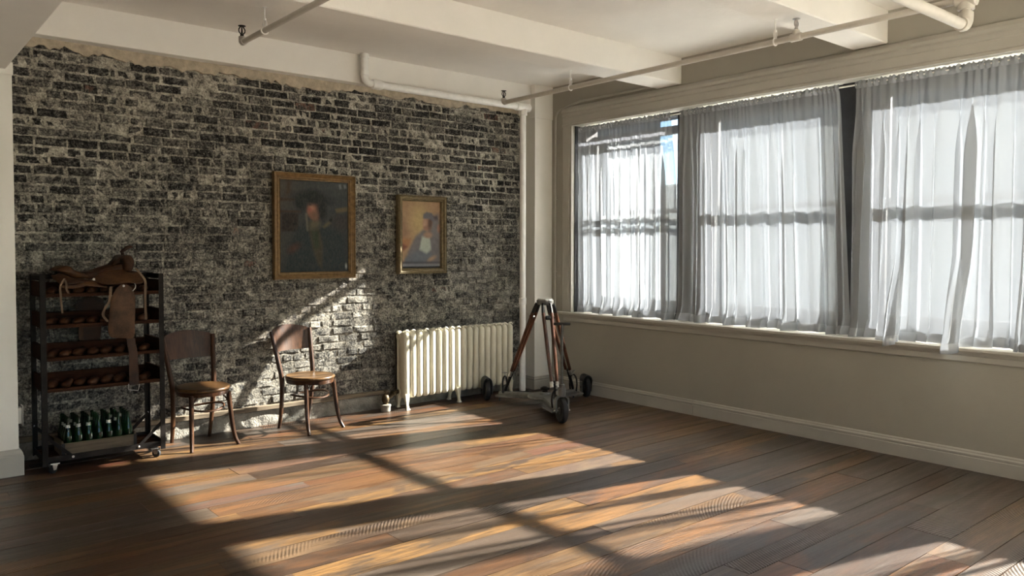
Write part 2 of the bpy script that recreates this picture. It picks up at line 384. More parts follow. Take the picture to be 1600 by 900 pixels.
for c in cells:
    a, b, z0, z1 = c; L = b-a; h = z1-z0; dy = rnd.uniform(-.006, .007); rz = R(rnd.uniform(-1, 1)); ry = R(rnd.uniform(-.9, .9))
    loc = Vector(((a+b)/2, WY+dy+.003, (z0+z1)/2))
    if c in singles:
        key = ('s' if L > .15 else 'h', rnd.randrange(14))
        if key not in variants: variants[key] = brick_mb(.203 if L > .15 else .098, CH-.0105, hash(key[0] == 's')*100+key[1]).mesh('brick', 30)
        o = link('brick', variants[key], BRICK1, wb, loc); o.rotation_euler = (0, ry, rz)
    else:
        m = brick_mb(L, h, rnd.random()); Q = Matrix.Rotation(rz, 3, 'Z') @ Matrix.Rotation(ry, 3, 'Y')
        n0 = len(mass.f); mass.add([Q @ Vector(p) + loc for p in m.v], m.f); tones += [rnd.random()]*(len(mass.f)-n0)
me = mass.mesh('brick', 30)
at = me.attributes.new('tone', 'FLOAT', 'FACE'); at.data.foreach_set('value', tones)
o = link('brickwork', me, BRICKN, wb); o['kind'] = 'stuff'; o['label'] = 'sooty weathered bricks of the far wall'
# ragged plaster left under the ceiling beam
RAG = simple('ragged old plaster', (.46,.385,.285), .85, var=.25, sc=16, bump=.8, bd=.01)
n = 150; topr, botr = [], []
for i in range(n+1):
    x = .84 + (5.72-.84)*i/n
    dz = .075 + .045*mnoise.noise(Vector((x*2.1, 3.3, 0))) + .035*mnoise.noise(Vector((x*9, 1.3, 0))) + .03*mnoise.noise(Vector((x*31, 1.3, 0)))
    dz *= .75 if x > 3.4 else 1
    topr.append((x, 3.085)); botr.append((x, 3.085-max(.012, dz)))
mb = MB(); V = [(x, WY-.024, z) for x, z in topr]+[(x, WY-.024+.003*math.sin(i*1.7), z) for i, (x, z) in enumerate(botr)]+[(x, WY+.03, z-.003) for x, z in botr]
k = n+1; mb.add(V, [(r_*k+i, r_*k+i+1, (r_+1)*k+i+1, (r_+1)*k+i) for r_ in range(2) for i in range(n)])
part('plaster_edge', mb, RAG, wb, 40, 'ragged band of old plaster under the beam')
# low nailing strip with rubble plaster below it
RUB = simple('rubble plaster', (.25,.228,.19), .9, var=.35, sc=11, bump=1, bd=.014)
NAIL = wood_mat('old nailing strip', (.07,.05,.035), (.22,.17,.115), .8, .8, 0)
part('nailing_strip', MB().box((.84, 6.615, .138), (3.98, WY+.02, .176), .003), NAIL, wb, None, 'thin weathered wooden strip along the wall foot')
mb = MB(); nx, nz = 170, 7; V = []
for k in range(nz+1):
    for i in range(nx+1):
        x = .84+(5.74-.84)*i/nx; zz = .130*k/nz
        d = .020*mnoise.noise(Vector((x*5, zz*9, 5))) + .016*mnoise.noise(Vector((x*17, zz*17, 2)))
        gap = mnoise.noise(Vector((x*2.6, 0, 9)))
        yy = 6.632 + d + (.02 if gap > .38 else 0) + .012*(k/nz)
        V.append((x, min(max(yy, 6.612), WY), zz-.002))
k = nx+1
mb.add(V, [(r_*k+i, r_*k+i+1, (r_+1)*k+i+1, (r_+1)*k+i) for r_ in range(nz) for i in range(nx)])
part('rubble_plaster', mb, RUB, wb, 30, 'crumbling plaster below the wooden strip')

# window wall
SILLZ, HEADZ = .865, 2.88
WINS = [(4.80, 6.13), (3.17, 4.55), (1.57, 2.95), (-.03, 1.35), (-1.63, -.25), (-3.23, -1.85)]
XO = 6.34
mb = MB()
mb.box((XW, Y0, -.1), (XO, WY+.012, SILLZ-.03))
mb.box((XW, Y0, HEADZ), (XO, WY+.012, 3.6))
mb.box((XW, 6.13, SILLZ-.03), (XO, WY+.012, HEADZ)); mb.box((XW, Y0, SILLZ-.03), (XO, -3.23, HEADZ))
struct('wall_right', mb, WHITE_SHADED)
# corner pier beside the brick, and the two-step edge near its top
mb = MB().box((5.745, 6.465, 0), (XW+.01, WY+.1, 2.99)); mb.box((5.737, 6.457, 2.985), (XW+.01, WY+.1, 3.6))
struct('column', mb, WHITE, label='square cream corner pier between brick wall and window', cat='column')
mb = MB().box((X0, 6.25, 0), (.842, WY+.2, 2.80)); mb.box((X0, 6.243, 2.715), (.849, WY+.2, 2.80), .004)
struct('wall_left', MB().box((X0-.2, Y0, -.1), (X0, WY+.3, 3.6)), simple('bounce-cutting dark brown', (.07,.05,.04), .7))  # unseen wall given a dark colour to cut bounced light
cl = struct('column', mb, WHITE, label='cream wall end with a stepped base beside the brick', cat='column')
mb = MB().box((X0-.2, Y0-.2, -.1), (XO, Y0, .8)); mb.box((X0-.2, Y0-.2, 2.9), (XO, Y0, 3.6))
for a, b in ((X0-.2, -2.6), (-.2, .3), (2.7, 3.2), (5.6, XO)): mb.box((a, Y0-.2, .8), (b, Y0, 2.9))
struct('wall_front', mb, WHITE)
for k, (a, b) in enumerate(((-2.6, -.2), (.3, 2.7), (3.2, 5.6))):
    fr = MB()
    for c, d in ((a, a+.06), (b-.06, b)): fr.box((c, Y0-.14, .8), (d, Y0-.06, 2.9))
    for c, d in ((.8, .88), (1.83, 1.89), (2.84, 2.9)): fr.box((a+.06, Y0-.14, c), (b-.06, Y0-.06, d))
    w = struct('window_%d' % (k+7), fr, SASH)
    for c, d in ((.88, 1.83), (1.89, 2.84)): part('pane', MB().box((a+.05, Y0-.103, c-.005), (b-.05, Y0-.097, d+.005)), PANE, w, None)
# ceiling with its beams
cei = struct('ceiling', MB().box((X0-.2, Y0-.2, CZ), (XO, WY+.3, CZ+.3)), CEIL)
part('beam', MB().box((.80, 6.53, 3.082), (5.75, WY+.2, CZ+.02), .004), CEIL, cei, None, 'ceiling beam over the brick wall')
for ya, yb in ((4.68, 4.97), (2.757, 3.03), (.84, 1.115), (-1.08, -.80), (-3.0, -2.72)):
    part('beam', MB().box((.70, ya, 3.10), (XW, yb, CZ+.02), .008), CEIL, cei, None)
part('girder', MB().box((.10, Y0, 2.75), (.81, WY, CZ+.02), .008), CEIL, cei, None, 'deep girder on the cream wall end')

# baseboards, trims
def moulding(name, prof, p0, p1, out, mat, parent=None, ends=None):
    p0, p1, out = Vector(p0), Vector(p1), Vector(out)
    mb = MB().loft([[p + out*a + Vector((0,0,b)) for a, b in prof] for p in (p0, p1)])
    return struct(name, mb, mat, parent) if parent is None else part(name, mb, mat, parent, None)
BP = [(0,0),(.022,0),(.022,.092),(.018,.097),(.018,.103),(.024,.107),(.024,.116),(.014,.126),(.014,.133),(.006,.142),(0,.142)]
moulding('baseboard_right', BP, (XW, 6.467, 0), (XW, 4.505, 0), (-1,0,0), TRIM)
moulding('baseboard_right', BP, (XW, 4.502, 0), (XW, Y0, 0), (-1,0,0), TRIM)
def wrap(name, prof, pts, mat):                            # profile swept round corners with mitres
    pts = [Vector(p) for p in pts]; rings = []
    for i, p in enumerate(pts):
        d1 = (pts[i]-pts[i-1]).normalized() if i > 0 else None; d2 = (pts[i+1]-pts[i]).normalized() if i < len(pts)-1 else None
        n1 = Vector((d1.y, -d1.x, 0)) if d1 else None; n2 = Vector((d2.y, -d2.x, 0)) if d2 else None
        nn = (n1+n2)/(1+n1.dot(n2)) if (n1 and n2) else (n1 or n2)
        rings.append([p + nn*a + Vector((0,0,b)) for a, b in prof])
    return struct(name, MB().loft(rings), mat)
wrap('baseboard_back', BP, [(5.745, WY-.01, 0), (5.745, 6.465, 0), (XW-.02, 6.465, 0)], TRIM)
BP2 = [(0,0),(.026,0),(.026,.135),(.022,.142),(.022,.150),(.012,.172),(.004,.180),(0,.180)]
wrap('baseboard_left', BP2, [(X0, 6.25, 0), (.842, 6.25, 0), (.842, WY-.02, 0)], TRIM)
# casing round the window band
CP = [(0,0),(0,.15),(.012,.15),(.020,.135),(.020,.05),(.012,.04),(.012,.018),(.026,.010),(.026,0)]
mb = MB(); mb.loft([[Vector((XW-a, 6.13+b, zz)) for a, b in CP] for zz in (SILLZ, HEADZ+.03)])
struct('trim_1', mb, TRIM)
HP = [(0,0),(.028,0),(.028,.02),(.016,.03),(.016,.10),(.024,.108),(.024,.14),(.040,.150),(.040,.175),(.018,.205),(0,.215)]
mb = MB(); mb.loft([[Vector((XW-a, yy, HEADZ+b)) for a, b in HP] for yy in (6.28, Y0)])
struct('trim_2', mb, TRIM)
SP = [(0,-.030),(.070,-.030),(.078,-.022),(.078,-.004),(.072,0),(-.34,0),(-.34,-.030)]
mb = MB(); mb.loft([[Vector((XW-a, yy, SILLZ+b)) for a, b in SP] for yy in (6.31, Y0)])
mb.loft([[Vector((XW-a, yy, SILLZ+b)) for a, b in [(0,-.03),(.050,-.03),(.046,-.045),(.022,-.062),(.022,-.098),(.014,-.106),(0,-.106)]] for yy in (6.25, Y0)])
struct('trim_3', mb, TRIM)

# windows: black frames, two sliding sashes each, panes
for wi, (ya, yb) in enumerate(WINS):
    fr = MB(); xa, xb = 6.15, 6.335
    fr.box((6.02 if wi == 0 else xa, yb-.012, SILLZ), (xb, yb+.0, HEADZ)) if wi == 0 else None
    fr.box((xa, yb-.045, SILLZ), (xb, yb-.0, HEADZ), .004); fr.box((xa, ya, SILLZ), (xb, ya+.045, HEADZ), .004)
    fr.box((xa, ya+.045, HEADZ-.035), (xb, yb-.045, HEADZ), .004); fr.box((xa, ya+.045, SILLZ), (xb, yb-.045, SILLZ+.055), .004)
    if wi < len(WINS)-1:
        yn = WINS[wi+1][1]; fr.box((xa-.02, yn-.002, SILLZ), (xb-.03, ya+.002, HEADZ))
    w = struct('window_%d' % (wi+1), fr, SASH)
    a, b = ya+.046, yb-.046; dz = .065 if wi == 0 else 0
    for nm, x, z0, z1 in (('upper_sash', 6.285, 1.905-dz, HEADZ-.037-dz), ('lower_sash', 6.235, SILLZ+.056, 1.955)):
        s = MB(); t0, t1, lo, hi = x-.02, x+.02, (.052 if nm == 'upper_sash' else .12), (.085 if nm == 'upper_sash' else .045)
        s.box((t0, a, z0), (t1, a+.05, z1), .003); s.box((t0, b-.05, z0), (t1, b, z1), .003)
        s.box((t0, a+.05, z0), (t1, b-.05, z0+lo), .003); s.box((t0, a+.05, z1-hi), (t1, b-.05, z1), .003)
        so = part(nm, s, SASH, w, None)
        part('pane', MB().box((x-.002, a+.045, z0+lo-.005), (x+.002, b-.045, z1-hi+.005)), PANE, so, None)

# street outside: building opposite, tall blocks added to hide bright sky, ground far below
FAC = simple('pale grey masonry', (.12,.117,.113), .85, var=.1, sc=.6)
GLS = simple('dull window glass far off', (.08,.085,.09), .3)
wm = MB().box((-.05, -.55, 0), (.2, .55, 1.7)).mesh('window')
for lab, ya, yb, hh in (('added tall grey block screening the sky, facing the wide windows', -20, 22.2, 25.5), ('narrow low grey building between two tall blocks, blue sky above it', 22.25, 24.6, 18.6), ('added tall grey block screening the sky beyond the narrow building', 24.65, 60, 25.5)):
    bl = thing('building', lab, 'building', (30, (ya+yb)/2, -14)); hw = (yb-ya)/2
    sk = 9.5 if ya > 24 else 0                                # far block skewed so its sunlit side stays out of view
    part('wall', MB().loft([[(0,-hw,z), (10,-hw+sk,z), (10,hw,z), (0,hw,z)] for z in (0, hh-.7)]), FAC, bl, None)
    part('cornice', MB().loft([[(-.4,-hw,z), (10,-hw+sk,z), (10,hw,z), (-.4,hw,z)] for z in (hh-.7, hh)]), FAC, bl, None)
    for fl_i in range(int((hh-8)//3.7)):
        for k in range(int(hw*2//3)):
            link('window', wm, GLS, bl, (0, -hw+1.5+k*3, 6.4+fl_i*3.7))
gp = struct('ground', MB().box((7, -90, -14.2), (120, 90, -14)), simple('street asphalt', (.14,.14,.14), .9))

# ------------------------------------------------------------------ curtains
def sm(a, b, t): t = min(1, max(0, (t-a)/(b-a))); return t*t*(3-2*t)
ROD_X, ROD_Z = 6.065, 2.842
def curtain(label, top, bot, folds, seed, lobes=(), heavy=1.0, nu=340, nv=26, zb=SILLZ+.006):
    q = random.Random(seed); ph = [q.uniform(0, 6.28) for _ in range(6)]
    W0 = top[0]-top[1]; wfold = W0/(2*math.pi*folds)
    def pt(u, v, hf=0):
        yl = top[0]+(bot[0]-top[0])*v**.8; yr = top[1]+(bot[1]-top[1])*v**.8
        ns = mnoise.noise(Vector((u*6+seed*3.1, v*.7, seed)))
        th = 2*math.pi*folds*(u + .022*math.sin(9*u+ph[0]) + .014*math.sin(23*u+ph[1]+v*.6)) + ph[2] + .5*v*math.sin(5*u+ph[3])
        amp = (.008+.026*sm(0, .35, v))*(.55+.75*abs(mnoise.noise(Vector((u*9, v*1.1+seed, 3.7)))))*(1+.25*v)
        kx = heavy*(.35+1.15*max(0, mnoise.noise(Vector((u*13+seed, v*.8, 8.8)))+.25))
        x = ROD_X - amp*math.sin(th) - .006*math.sin(3.1*th+ph[4]) - .02*ns*sm(.1, .8, v)
        yy = yl + (yr-yl)*u + kx*wfold*math.sin(2*th+ph[5])*sm(.02, .3, v)
        z = ROD_Z-.03 + (zb-(ROD_Z-.03))*v + (.006*math.sin(th*.5+ph[1])*v)
        x -= .03*sm(.93, 1, v)*(1+math.sin(1.7*th))
        if hf: x = ROD_X - .010*math.sin(th*3.3+ph[0]) - .005*math.sin(th*7.1); yy = yl+(yr-yl)*u; z = 0
        for uc, wd, push, drop in lobes:
            k = math.exp(-((u-uc)/wd)**2); x -= k*push*sm(.62, .97, v); z -= k*drop*sm(.8, 1, v)
        return Vector((min(x, 6.125), yy, max(z, zb-.02) if not lobes else z))
    root = thing('curtain', label, 'curtain', (ROD_X, (top[0]+top[1])/2, zb))
    O = Vector(root.location)
    def sheet(name, v0, v1, n, mat, off=0):
        mb = MB(); V = [pt(i/nu, v0+(v1-v0)*k/n)+Vector((off, 0, 0))-O for k in range(n+1) for i in range(nu+1)]; w = nu+1
        mb.add(V, [(r_*w+i, r_*w+i+1, (r_+1)*w+i+1, (r_+1)*w+i) for r_ in range(n) for i in range(nu)])
        return part(name, mb, mat, root, 180)
    sheet('panel', 0, .965, nv, SHEER); sheet('hem', .965, 1, 3, HEMM)
    mb = MB(); V = []; w = nu+1                              # gathered heading over the rod
    for k, (zz, xo) in enumerate(((ROD_Z-.030, 0), (ROD_Z-.012, -.012), (ROD_Z+.012, -.012), (ROD_Z+.026, 0))):
        for i in range(nu+1):
            p = pt(i/nu, 0, 1); p0 = pt(i/nu, 0); f = (.0, .8, .8, 1.0)[k]
            V.append(Vector((p0.x*(1-f)+p.x*f+xo, p0.y, zz + (.006*math.sin(i*.9)+.004*math.sin(i*.37+seed) if k == 3 else 0)))-O)
    mb.add(V, [(r_*w+i, r_*w+i+1, (r_+1)*w+i+1, (r_+1)*w+i) for r_ in range(3) for i in range(nu)])
    part('heading', mb, HEMM, root, 180)
curtain('sheer white curtain nearest the corner pier, with a gap showing blue sky', (6.115, 4.855), (6.10, 4.79), 8.5, 3, (), 1.35)
curtain('sheer white curtain of tight folds between the gap and the black post', (4.752, 3.165), (4.768, 3.045), 10.5, 11)
curtain('sheer white curtain whose hem spills over the sill', (3.035, 1.46), (3.04, 1.50), 8.5, 23, ((.21, .035, .165, .055), (.50, .045, .17, .06), (.80, .03, .10, .03)), 1.9)
curtain('sheer white curtain on the fourth window from the pier', (1.43, -.14), (1.40, -.14), 13, 31, (), 1.9, 160, 8)
rod = tag(link('curtain_rod', MB().tube([(0, 0, 0), (0, -6.30, 0)], .0065, 10).mesh('curtain_rod', 40), PIPEW, None, (ROD_X, 6.128, ROD_Z)), 'thin white rod carrying all the sheer curtains', 'curtain rod')

# ------------------------------------------------------------------ pipes
def fitting(mb, p, ax, r, l): ax = Vector(ax).normalized(); p = Vector(p); mb.lathe([(r*.9, -l/2), (r, -l/2+.004), (r, l/2-.004), (r*.9, l/2)], p, ax, 16)
# drain pipe in the corner of the brick wall
dp = thing('drain_pipe', 'fat white painted pipe running under the beam and down the corner', 'pipe', (5.552, 6.445, 0)); O = Vector(dp.location)
L_ = lambda *p: Vector(p)-O
mb = MB().tube([L_(3.637, 6.455, CZ-.012), L_(3.637, 6.455, 3.14)]+arc(L_(3.637+.055, 6.455, 3.13), .055, math.pi, 1.5*math.pi, 6, (1,0,0), (0,0,1))+[L_(3.76, 6.455, 3.075)], .033, 14)
part('riser', mb, PIPEW, dp)
mb = MB(); fitting(mb, L_(3.637, 6.455, 3.165), (0,0,1), .041, .05); part('coupling', mb, PIPEW, dp)
mb = MB().lathe([(.034,-.06),(.044,-.05),(.046,.03),(.040,.05),(.034,.06)], L_(3.77, 6.455, 3.075), (1,0,0), 16)
part('elbow', mb, PIPEW, dp); part('ceiling_collar', MB().lathe([(.041,-.02),(.041,.02)], L_(3.637, 6.455, CZ-.025), (0,0,1), 16), PIPEW, dp)
part('cross_pipe', MB().tube([L_(3.80, 6.455, 3.075), L_(5.56, 6.445, 3.072)], .035, 14), PIPEW, dp)
mb = MB().lathe([(.036,-.10),(.043,-.095),(.043,.05),(.045,.052),(.045,.085),(.030,.095)], L_(5.552, 6.445, 3.072), (1,0,0), 16)
mb.lathe([(.037,-.09),(.046,-.085),(.046,-.035),(.038,-.02)], L_(5.552, 6.445, 3.072), (0,0,1), 16); part('tee', mb, PIPEW, dp)
part('stack', MB().tube([L_(5.552, 6.445, 3.04), L_(5.552, 6.445, 0)], .034, 16), PIPEW, dp)
mb = MB(); fitting(mb, L_(5.552, 6.445, .985), (0,0,1), .041, .075); part('coupling', mb, PIPEW, dp)
part('floor_flange', MB().lathe([(.075, 0), (.075, .006), (.045, .012)], L_(5.552, 6.445, 0), (0,0,1), 18), DARKM, dp)

def sprinkler_head(parent, p, mat=DARKM):
    mb = MB(); p = Vector(p)
    mb.lathe([(.012,0),(.012,.012),(.007,.016)], p, (0,0,1), 10)
    for s in (-1, 1): mb.tube([p+Vector((s*.008*.8,0,.012)), p+Vector((s*.026*.8,0,.03)), p+Vector((s*.027*.8,0,.045)), p+Vector((s*.010*.8,0,.066))], .0042, 6)
    mb.tube([p+Vector((0,0,.012)), p+Vector((0,0,.066))], [.007, .004], 6)
    mb.lathe([(.008,.064),(.025,.068),(.025,.071),(.006,.073)], p, (0,0,1), 12)
    return part('sprinkler_head', mb, mat, parent)
def hanger(parent, p, ztop, r):
    p = Vector(p); mb = MB()
    mb.tube([p+Vector((r*1.22*math.cos(a),0,r*1.22*math.sin(a))) for a in [math.radians(k) for k in range(0, 360, 24)]], .005, 6, True)
    mb.strap([p+Vector((-.006,0,r*1.1)), p+Vector((-.012,0,r+.030)), p+Vector((-.003,0,r+.055))], .016, .003, (0,1,0))
    mb.strap([p+Vector((.006,0,r*1.1)), p+Vector((.012,0,r+.030)), p+Vector((.003,0,r+.055))], .016, .003, (0,1,0))
    mb.lathe([(.011,r+.045),(.011,r+.058)], p, (0,0,1), 8)
    mb.tube([p+Vector((0,0,r+.05)), Vector((p.x,p.y,ztop))], .0048, 8)
    mb.lathe([(.014,ztop-p.z-.006),(.014,ztop-p.z)], p, (0,0,1), 10)
    return part('hanger', mb, PIPEW, parent)
SPR = simple('dull cream pipe paint', (.56,.52,.455), .4, var=.06, sc=12, bump=.1)
def sprinkler_pipe(label, x, ya, yb, z, r, hs, heads):
    t = thing('sprinkler_pipe', label, 'pipe', (x, ya, z))
    part('pipe', MB().tube([(0,0,0), (0,yb-ya,0)], r, 14), SPR, t)
    mb = MB().tube([(0,-.03,0), (0,.004,0), (0,.012,.006), (0,.014,.02), (0,.014,.040)], r*1.22, 12); part('elbow', mb, SPR, t)
    sprinkler_head(t, (0, .014, .042))
    for hy in heads:
        mb = MB(); fitting(mb, (0, hy-ya, 0), (0,1,0), r*1.35, .08); mb.lathe([(r*1.2, 0), (r*1.2, r+.022), (.012, r+.03)], (0, hy-ya, 0), (0,0,1), 12); part('tee', mb, SPR, t)
        sprinkler_head(t, (0, hy-ya, r+.03), STEEL)
    for hy in hs: hanger(t, (0, hy-ya, 0), 3.10-z, r)
    return t
sprinkler_pipe('thin cream sprinkler pipe hung below the beams over the chairs', 2.055, 5.30, -3.2, 2.95, .0185, (4.93, 2.90, .98), ())
sp2 = sprinkler_pipe('cream sprinkler pipe hung in front of the window head', 4.80, 5.84, 1.83, 2.95, .020, (4.94, 2.965), (2.81,))
mp = thing('main_pipe', 'thick cream pipe turning up into the sprinkler line at the window', 'pipe', (4.80, 1.775, 2.95)); 
mb = MB(); mb.lathe([(.034,-.055),(.043,-.05),(.043,.05),(.034,.055)], (0,0,0), (0,1,0), 16); mb.lathe([(.043,-.06),(.043,-.03),(.036,0)], (0,0,0), (0,0,1), 16); part('tee', mb, SPR, mp)
ctr = Vector((-.05, 0, -.10)); a = arc(ctr, .05, 0, -math.pi/2, 7, (1,0,0), (0,0,1))
part('pipe', MB().tube([(0,0,-.04), (0,0,-.09)]+a+[(-.3, .002, -.15), (-3.96, .06, -.15)], .030, 16), SPR, mp)
mb = MB().tube([(0,0,-.075), (0,0,-.10)]+a+[(-.075, 0, -.15)], .038, 16); part('elbow', mb, SPR, mp)
# thin conduit up the wall and along the window head
cp = [Vector((XW-.013, 6.395, .90)), Vector((XW-.013, 6.395, 2.95))]+arc((XW-.013, 6.295, 2.98), .10, 0, math.pi/2, 8, (0,1,0), (0,0,1))+[Vector((XW-.014, 6.2, 3.10)), Vector((XW-.030, 6.0, 3.125)), Vector((XW-.012, 5.6, 3.128)), Vector((XW-.012, 5.0, 3.128))]
cp = [p - Vector((XW-.013, 6.395, .90)) for p in cp]
cn = thing('conduit', 'thin cream conduit bending from the pier over the window head', 'conduit', (XW-.013, 6.395, .90))
part('tube', MB().tube(cp, .011, 10), TRIM, cn)
for zz in (.4, 1.2): part('clip', MB().strap([(.012, -.02, zz), (-.011, -.012, zz), (-.011, .012, zz), (.012, .02, zz)], .014, .003, (0,0,1)), TRIM, cn)
# electrical boxes
ob = thing('outlet_box', 'small white surface outlet box on the cream wall end', 'outlet', (.842, 6.31, .40))
part('box', MB().box((0, -.035, -.055), (.026, .035, .055), .003), TRIM, ob, None); part('cover_plate', MB().box((.026, -.045, -.07), (.033, .045, .07), .003), TRIM, ob, None)
p = on_x(872, 556, XW); wo_ = thing('outlet_plate', 'small cream outlet plate low on the wall behind the tripod', 'outlet', (XW, p.y, p.z))
part('cover_plate', MB().box((-.007, -.036, -.058), (0, .036, .058), .003), TRIM, wo_, None)
for zz in (-.024, .024): part('socket', MB().lathe([(.016,0),(.016,.003)], (-.007, 0, zz), (-1,0,0), 14), TRIM, wo_)

# ------------------------------------------------------------------ radiator
rad = thing('radiator', 'cream cast-iron column radiator against the sooty brick', 'radiator', (4.025, 6.508, 0))
PI_ = .0805; NS = 18
def col_outline(y0, y1, z0, z1, r, n=4):
    out = []
    for cx, cz, a in ((y1-r, z0+r*1.2, -90), (y1-r, z1-r, 0), (y0+r, z1-r, 90), (y0+r, z0+r*1.2, 180)):
        for k in range(n+1):
            t = R(a+90*k/n); out.append((cx+r*math.cos(t), cz+(r if a in (0, 90) else r*1.2)*math.sin(t)))
    return out
def rad_section(mb_only=True):
    mb = MB(); cxm = PI_/2
    for y0, y1 in ((-.095, .006), (.022, .092)):
        rings = []
        for dx, ins in ((-.031, .020), (-.027, .009), (-.016, .002), (0, 0), (.016, .002), (.027, .009), (.031, .020)):
            o = col_outline(y0+ins, y1-ins*.6, .104+ins*1.0, .752-ins*1.0, .034)
            rings.append([(cxm+dx, a, b) for a, b in o])
        mb.loft(rings)
    mb.box((cxm-.024, -.06, .66), (cxm+.024, .07, .725), .012); mb.box((cxm-.024, -.06, .135), (cxm+.024, .07, .20), .012); mb.box((cxm-.015, -.03, .43), (cxm+.015, .05, .455), .005)
    mb.lathe([(.033, -PI_/2), (.033, PI_/2)], (cxm, .012, .70), (1,0,0), 14); mb.lathe([(.033, -PI_/2), (.033, PI_/2)], (cxm, .012, .165), (1,0,0), 14)
    mb.tube([(cxm-.026, -.085, .755), (cxm-.008, -.085, .765), (cxm+.01, -.085, .762), (cxm+.026, -.085, .748)], [.006,.010,.010,.006], 8)
    return mb
sec_me = rad_section().mesh('section', 40)
foot_me = []
for yy, s in ((-.075, -1), (.058, 1)):
    rings = [[(PI_/2+dx*w, yy+s*o+dy*w*.9, zz) for dx, dy in ((-1,-1),(1,-1),(1,1),(-1,1))] for zz, w, o in ((.15, .026, 0), (.10, .020, .004), (.05, .012, .012), (.018, .013, .020), (0, .020, .024))]
    foot_me.append(MB().loft(rings).mesh('foot', 40))
for i in range(NS):
    s = link('section', sec_me, RADM, rad, (i*PI_*.951, 0, 0))
    if i in (0, 8, NS-1):
        for fm in foot_me: link('foot', fm, RADM, s)
xe = (NS-1)*PI_*.951+PI_
part('end_plug', MB().lathe([(.030,-.004),(.030,.012),(.020,.014),(.020,.030),(.012,.034)], (xe-.008, .012, .70), (1,0,0), 8), RADM, rad)
vb = part('valve', MB().lathe([(.030,.0),(.034,.005),(.034,.07),(.028,.075),(.022,.08),(.034,.095),(.036,.12),(.030,.15),(.018,.16),(.010,.165),(.010,.185),(.018,.188),(.018,.197),(.004,.2)], (-.165, -.03, 0), (0,0,1), 18), BRASS, rad, 40, 'tarnished brass valve')
part('collar', MB().lathe([(.040,.0),(.046,.006),(.047,.05),(.052,.055),(.052,.068),(.040,.072)], (-.165, -.03, 0), (0,0,1), 18), simple('chalky pipe collar', (.24,.22,.18), .8, var=.3, sc=30, bump=.4), vb, 40, 'chalky white pipe collar')
part('union', MB().tube([(-.165,-.03,.115), (-.09,-.01,.14), (-.03,.012,.165), (.012,.012,.165)], .020, 12), BRASS, vb)
part('union_nut', MB().lathe([(.030,-.014),(.030,.014)], (-.06, .002, .153), (1,.25,.3), 6), BRASS, vb, None)

# ------------------------------------------------------------------ bentwood chairs
def make_chair(label, loc, rz):
    t = thing('bentwood_chair', label, 'chair', loc, rz)
    prof = [(.02, .437), (.185, .437), (.203, .441), (.208, .450), (.206, .460), (.198, .466), (.186, .463), (.150, .459), (.0001, .457)]
    n = 40; mb = MB()
    def seat_r(a): return 1.0 + .035*math.cos(2*a)*-1 + (.02 if math.sin(a) < 0 else 0)
    rings = [[(r*seat_r(2*math.pi*j/n)*math.cos(2*math.pi*j/n)*1.0, r*seat_r(2*math.pi*j/n)*math.sin(2*math.pi*j/n), z) for j in range(n)] for r, z in prof]
    seat = part('seat', mb.loft(rings), SEATW, t, 50)
    rim = MB().loft([[(r*seat_r(2*math.pi*j/n)*math.cos(2*math.pi*j/n), r*seat_r(2*math.pi*j/n)*math.sin(2*math.pi*j/n), z) for j in range(n)] for r, z in ((.160,.405),(.196,.405),(.201,.436),(.160,.436))], closed=True)
    part('seat_ring', rim, CHAIRW, seat, 50)
    for s in (-1, 1):
        pts = bez([(s*.150, -.128, .418), (s*.157, -.140, .30), (s*.166, -.158, .16), (s*.176, -.182, .06), (s*.190, -.212, 0)], 5)
        part('leg', MB().tube(pts, [.0200-.0055*i/(len(pts)-1) for i in range(len(pts))], 10), CHAIRW, t)
        pts = bez([(s*.155, .218, 0), (s*.158, .190, .12), (s*.163, .168, .28), (s*.170, .160, .44), (s*.186, .196, .62), (s*.203, .236, .80), (s*.206, .244, .842)], 5)
        m = len(pts); part('leg', MB().tube(pts, [.0145+.0055*min(1, i/(m*.4))-.004*max(0, i/m-.6) for i in range(m)], 10), CHAIRW, t)
    # back panel: bent veneer board with an arched top edge
    def bp(u, v): 
        x = .196*u*(.93+.07*v); cur = .052*(1-u*u); z0 = .662; top = .850+.034*(1-abs(u)**1.8)-.010*(abs(u) > .93)
        z = z0+(top-z0)*v; return Vector((x, .212+(z-.66)*.20+cur, z))
    nu, nv = 20, 6; F, B = [], []
    for k in range(nv+1):
        for i in range(nu+1):
            p = bp(-1+2*i/nu, k/nv); F.append(p+Vector((0,-.006,0))); B.append(p+Vector((0,.006,0)))
    w = nu+1; mb = MB(); o = len(F); fs = []
    for k in range(nv):
        for i in range(nu): a = k*w+i; fs += [(a, a+1, a+w+1, a+w), (o+a, o+a+w, o+a+w+1, o+a+1)]
    for i in range(nu): fs += [(i, o+i, o+i+1, i+1), (nv*w+i, nv*w+i+1, o+nv*w+i+1, o+nv*w+i)]
    for k in range(nv): fs += [(k*w, (k+1)*w, o+(k+1)*w, o+k*w), (k*w+nu, o+k*w+nu, o+(k+1)*w+nu, (k+1)*w+nu)]
    part('backrest', mb.add(F+B, fs), CHAIRW, t, 40)
    ring = []
    for j in range(48):
        a = 2*math.pi*j/48; ring.append((.158*math.cos(a), .158*math.sin(a)-.0, .285+.030*math.cos(4*(a-R(45)))*.0 + .022*(abs(math.cos(a))**2)))
    part('stretcher_hoop', MB().tube(ring, .0085, 8, True), CHAIRW, t)
    for s in (-1, 1):
        part('brace', MB().tube(bez([(s*.160, -.142, .30), (s*.132, -.128, .365), (s*.085, -.128, .414)], 5), .007, 8), CHAIRW, t)
    return t
make_chair('dark bentwood chair close beside the iron rack', (2.10, 6.318, 0), R(7))
make_chair('sunlit bentwood chair standing alone under the large dark portrait', (2.995, 6.285, 0), R(15))

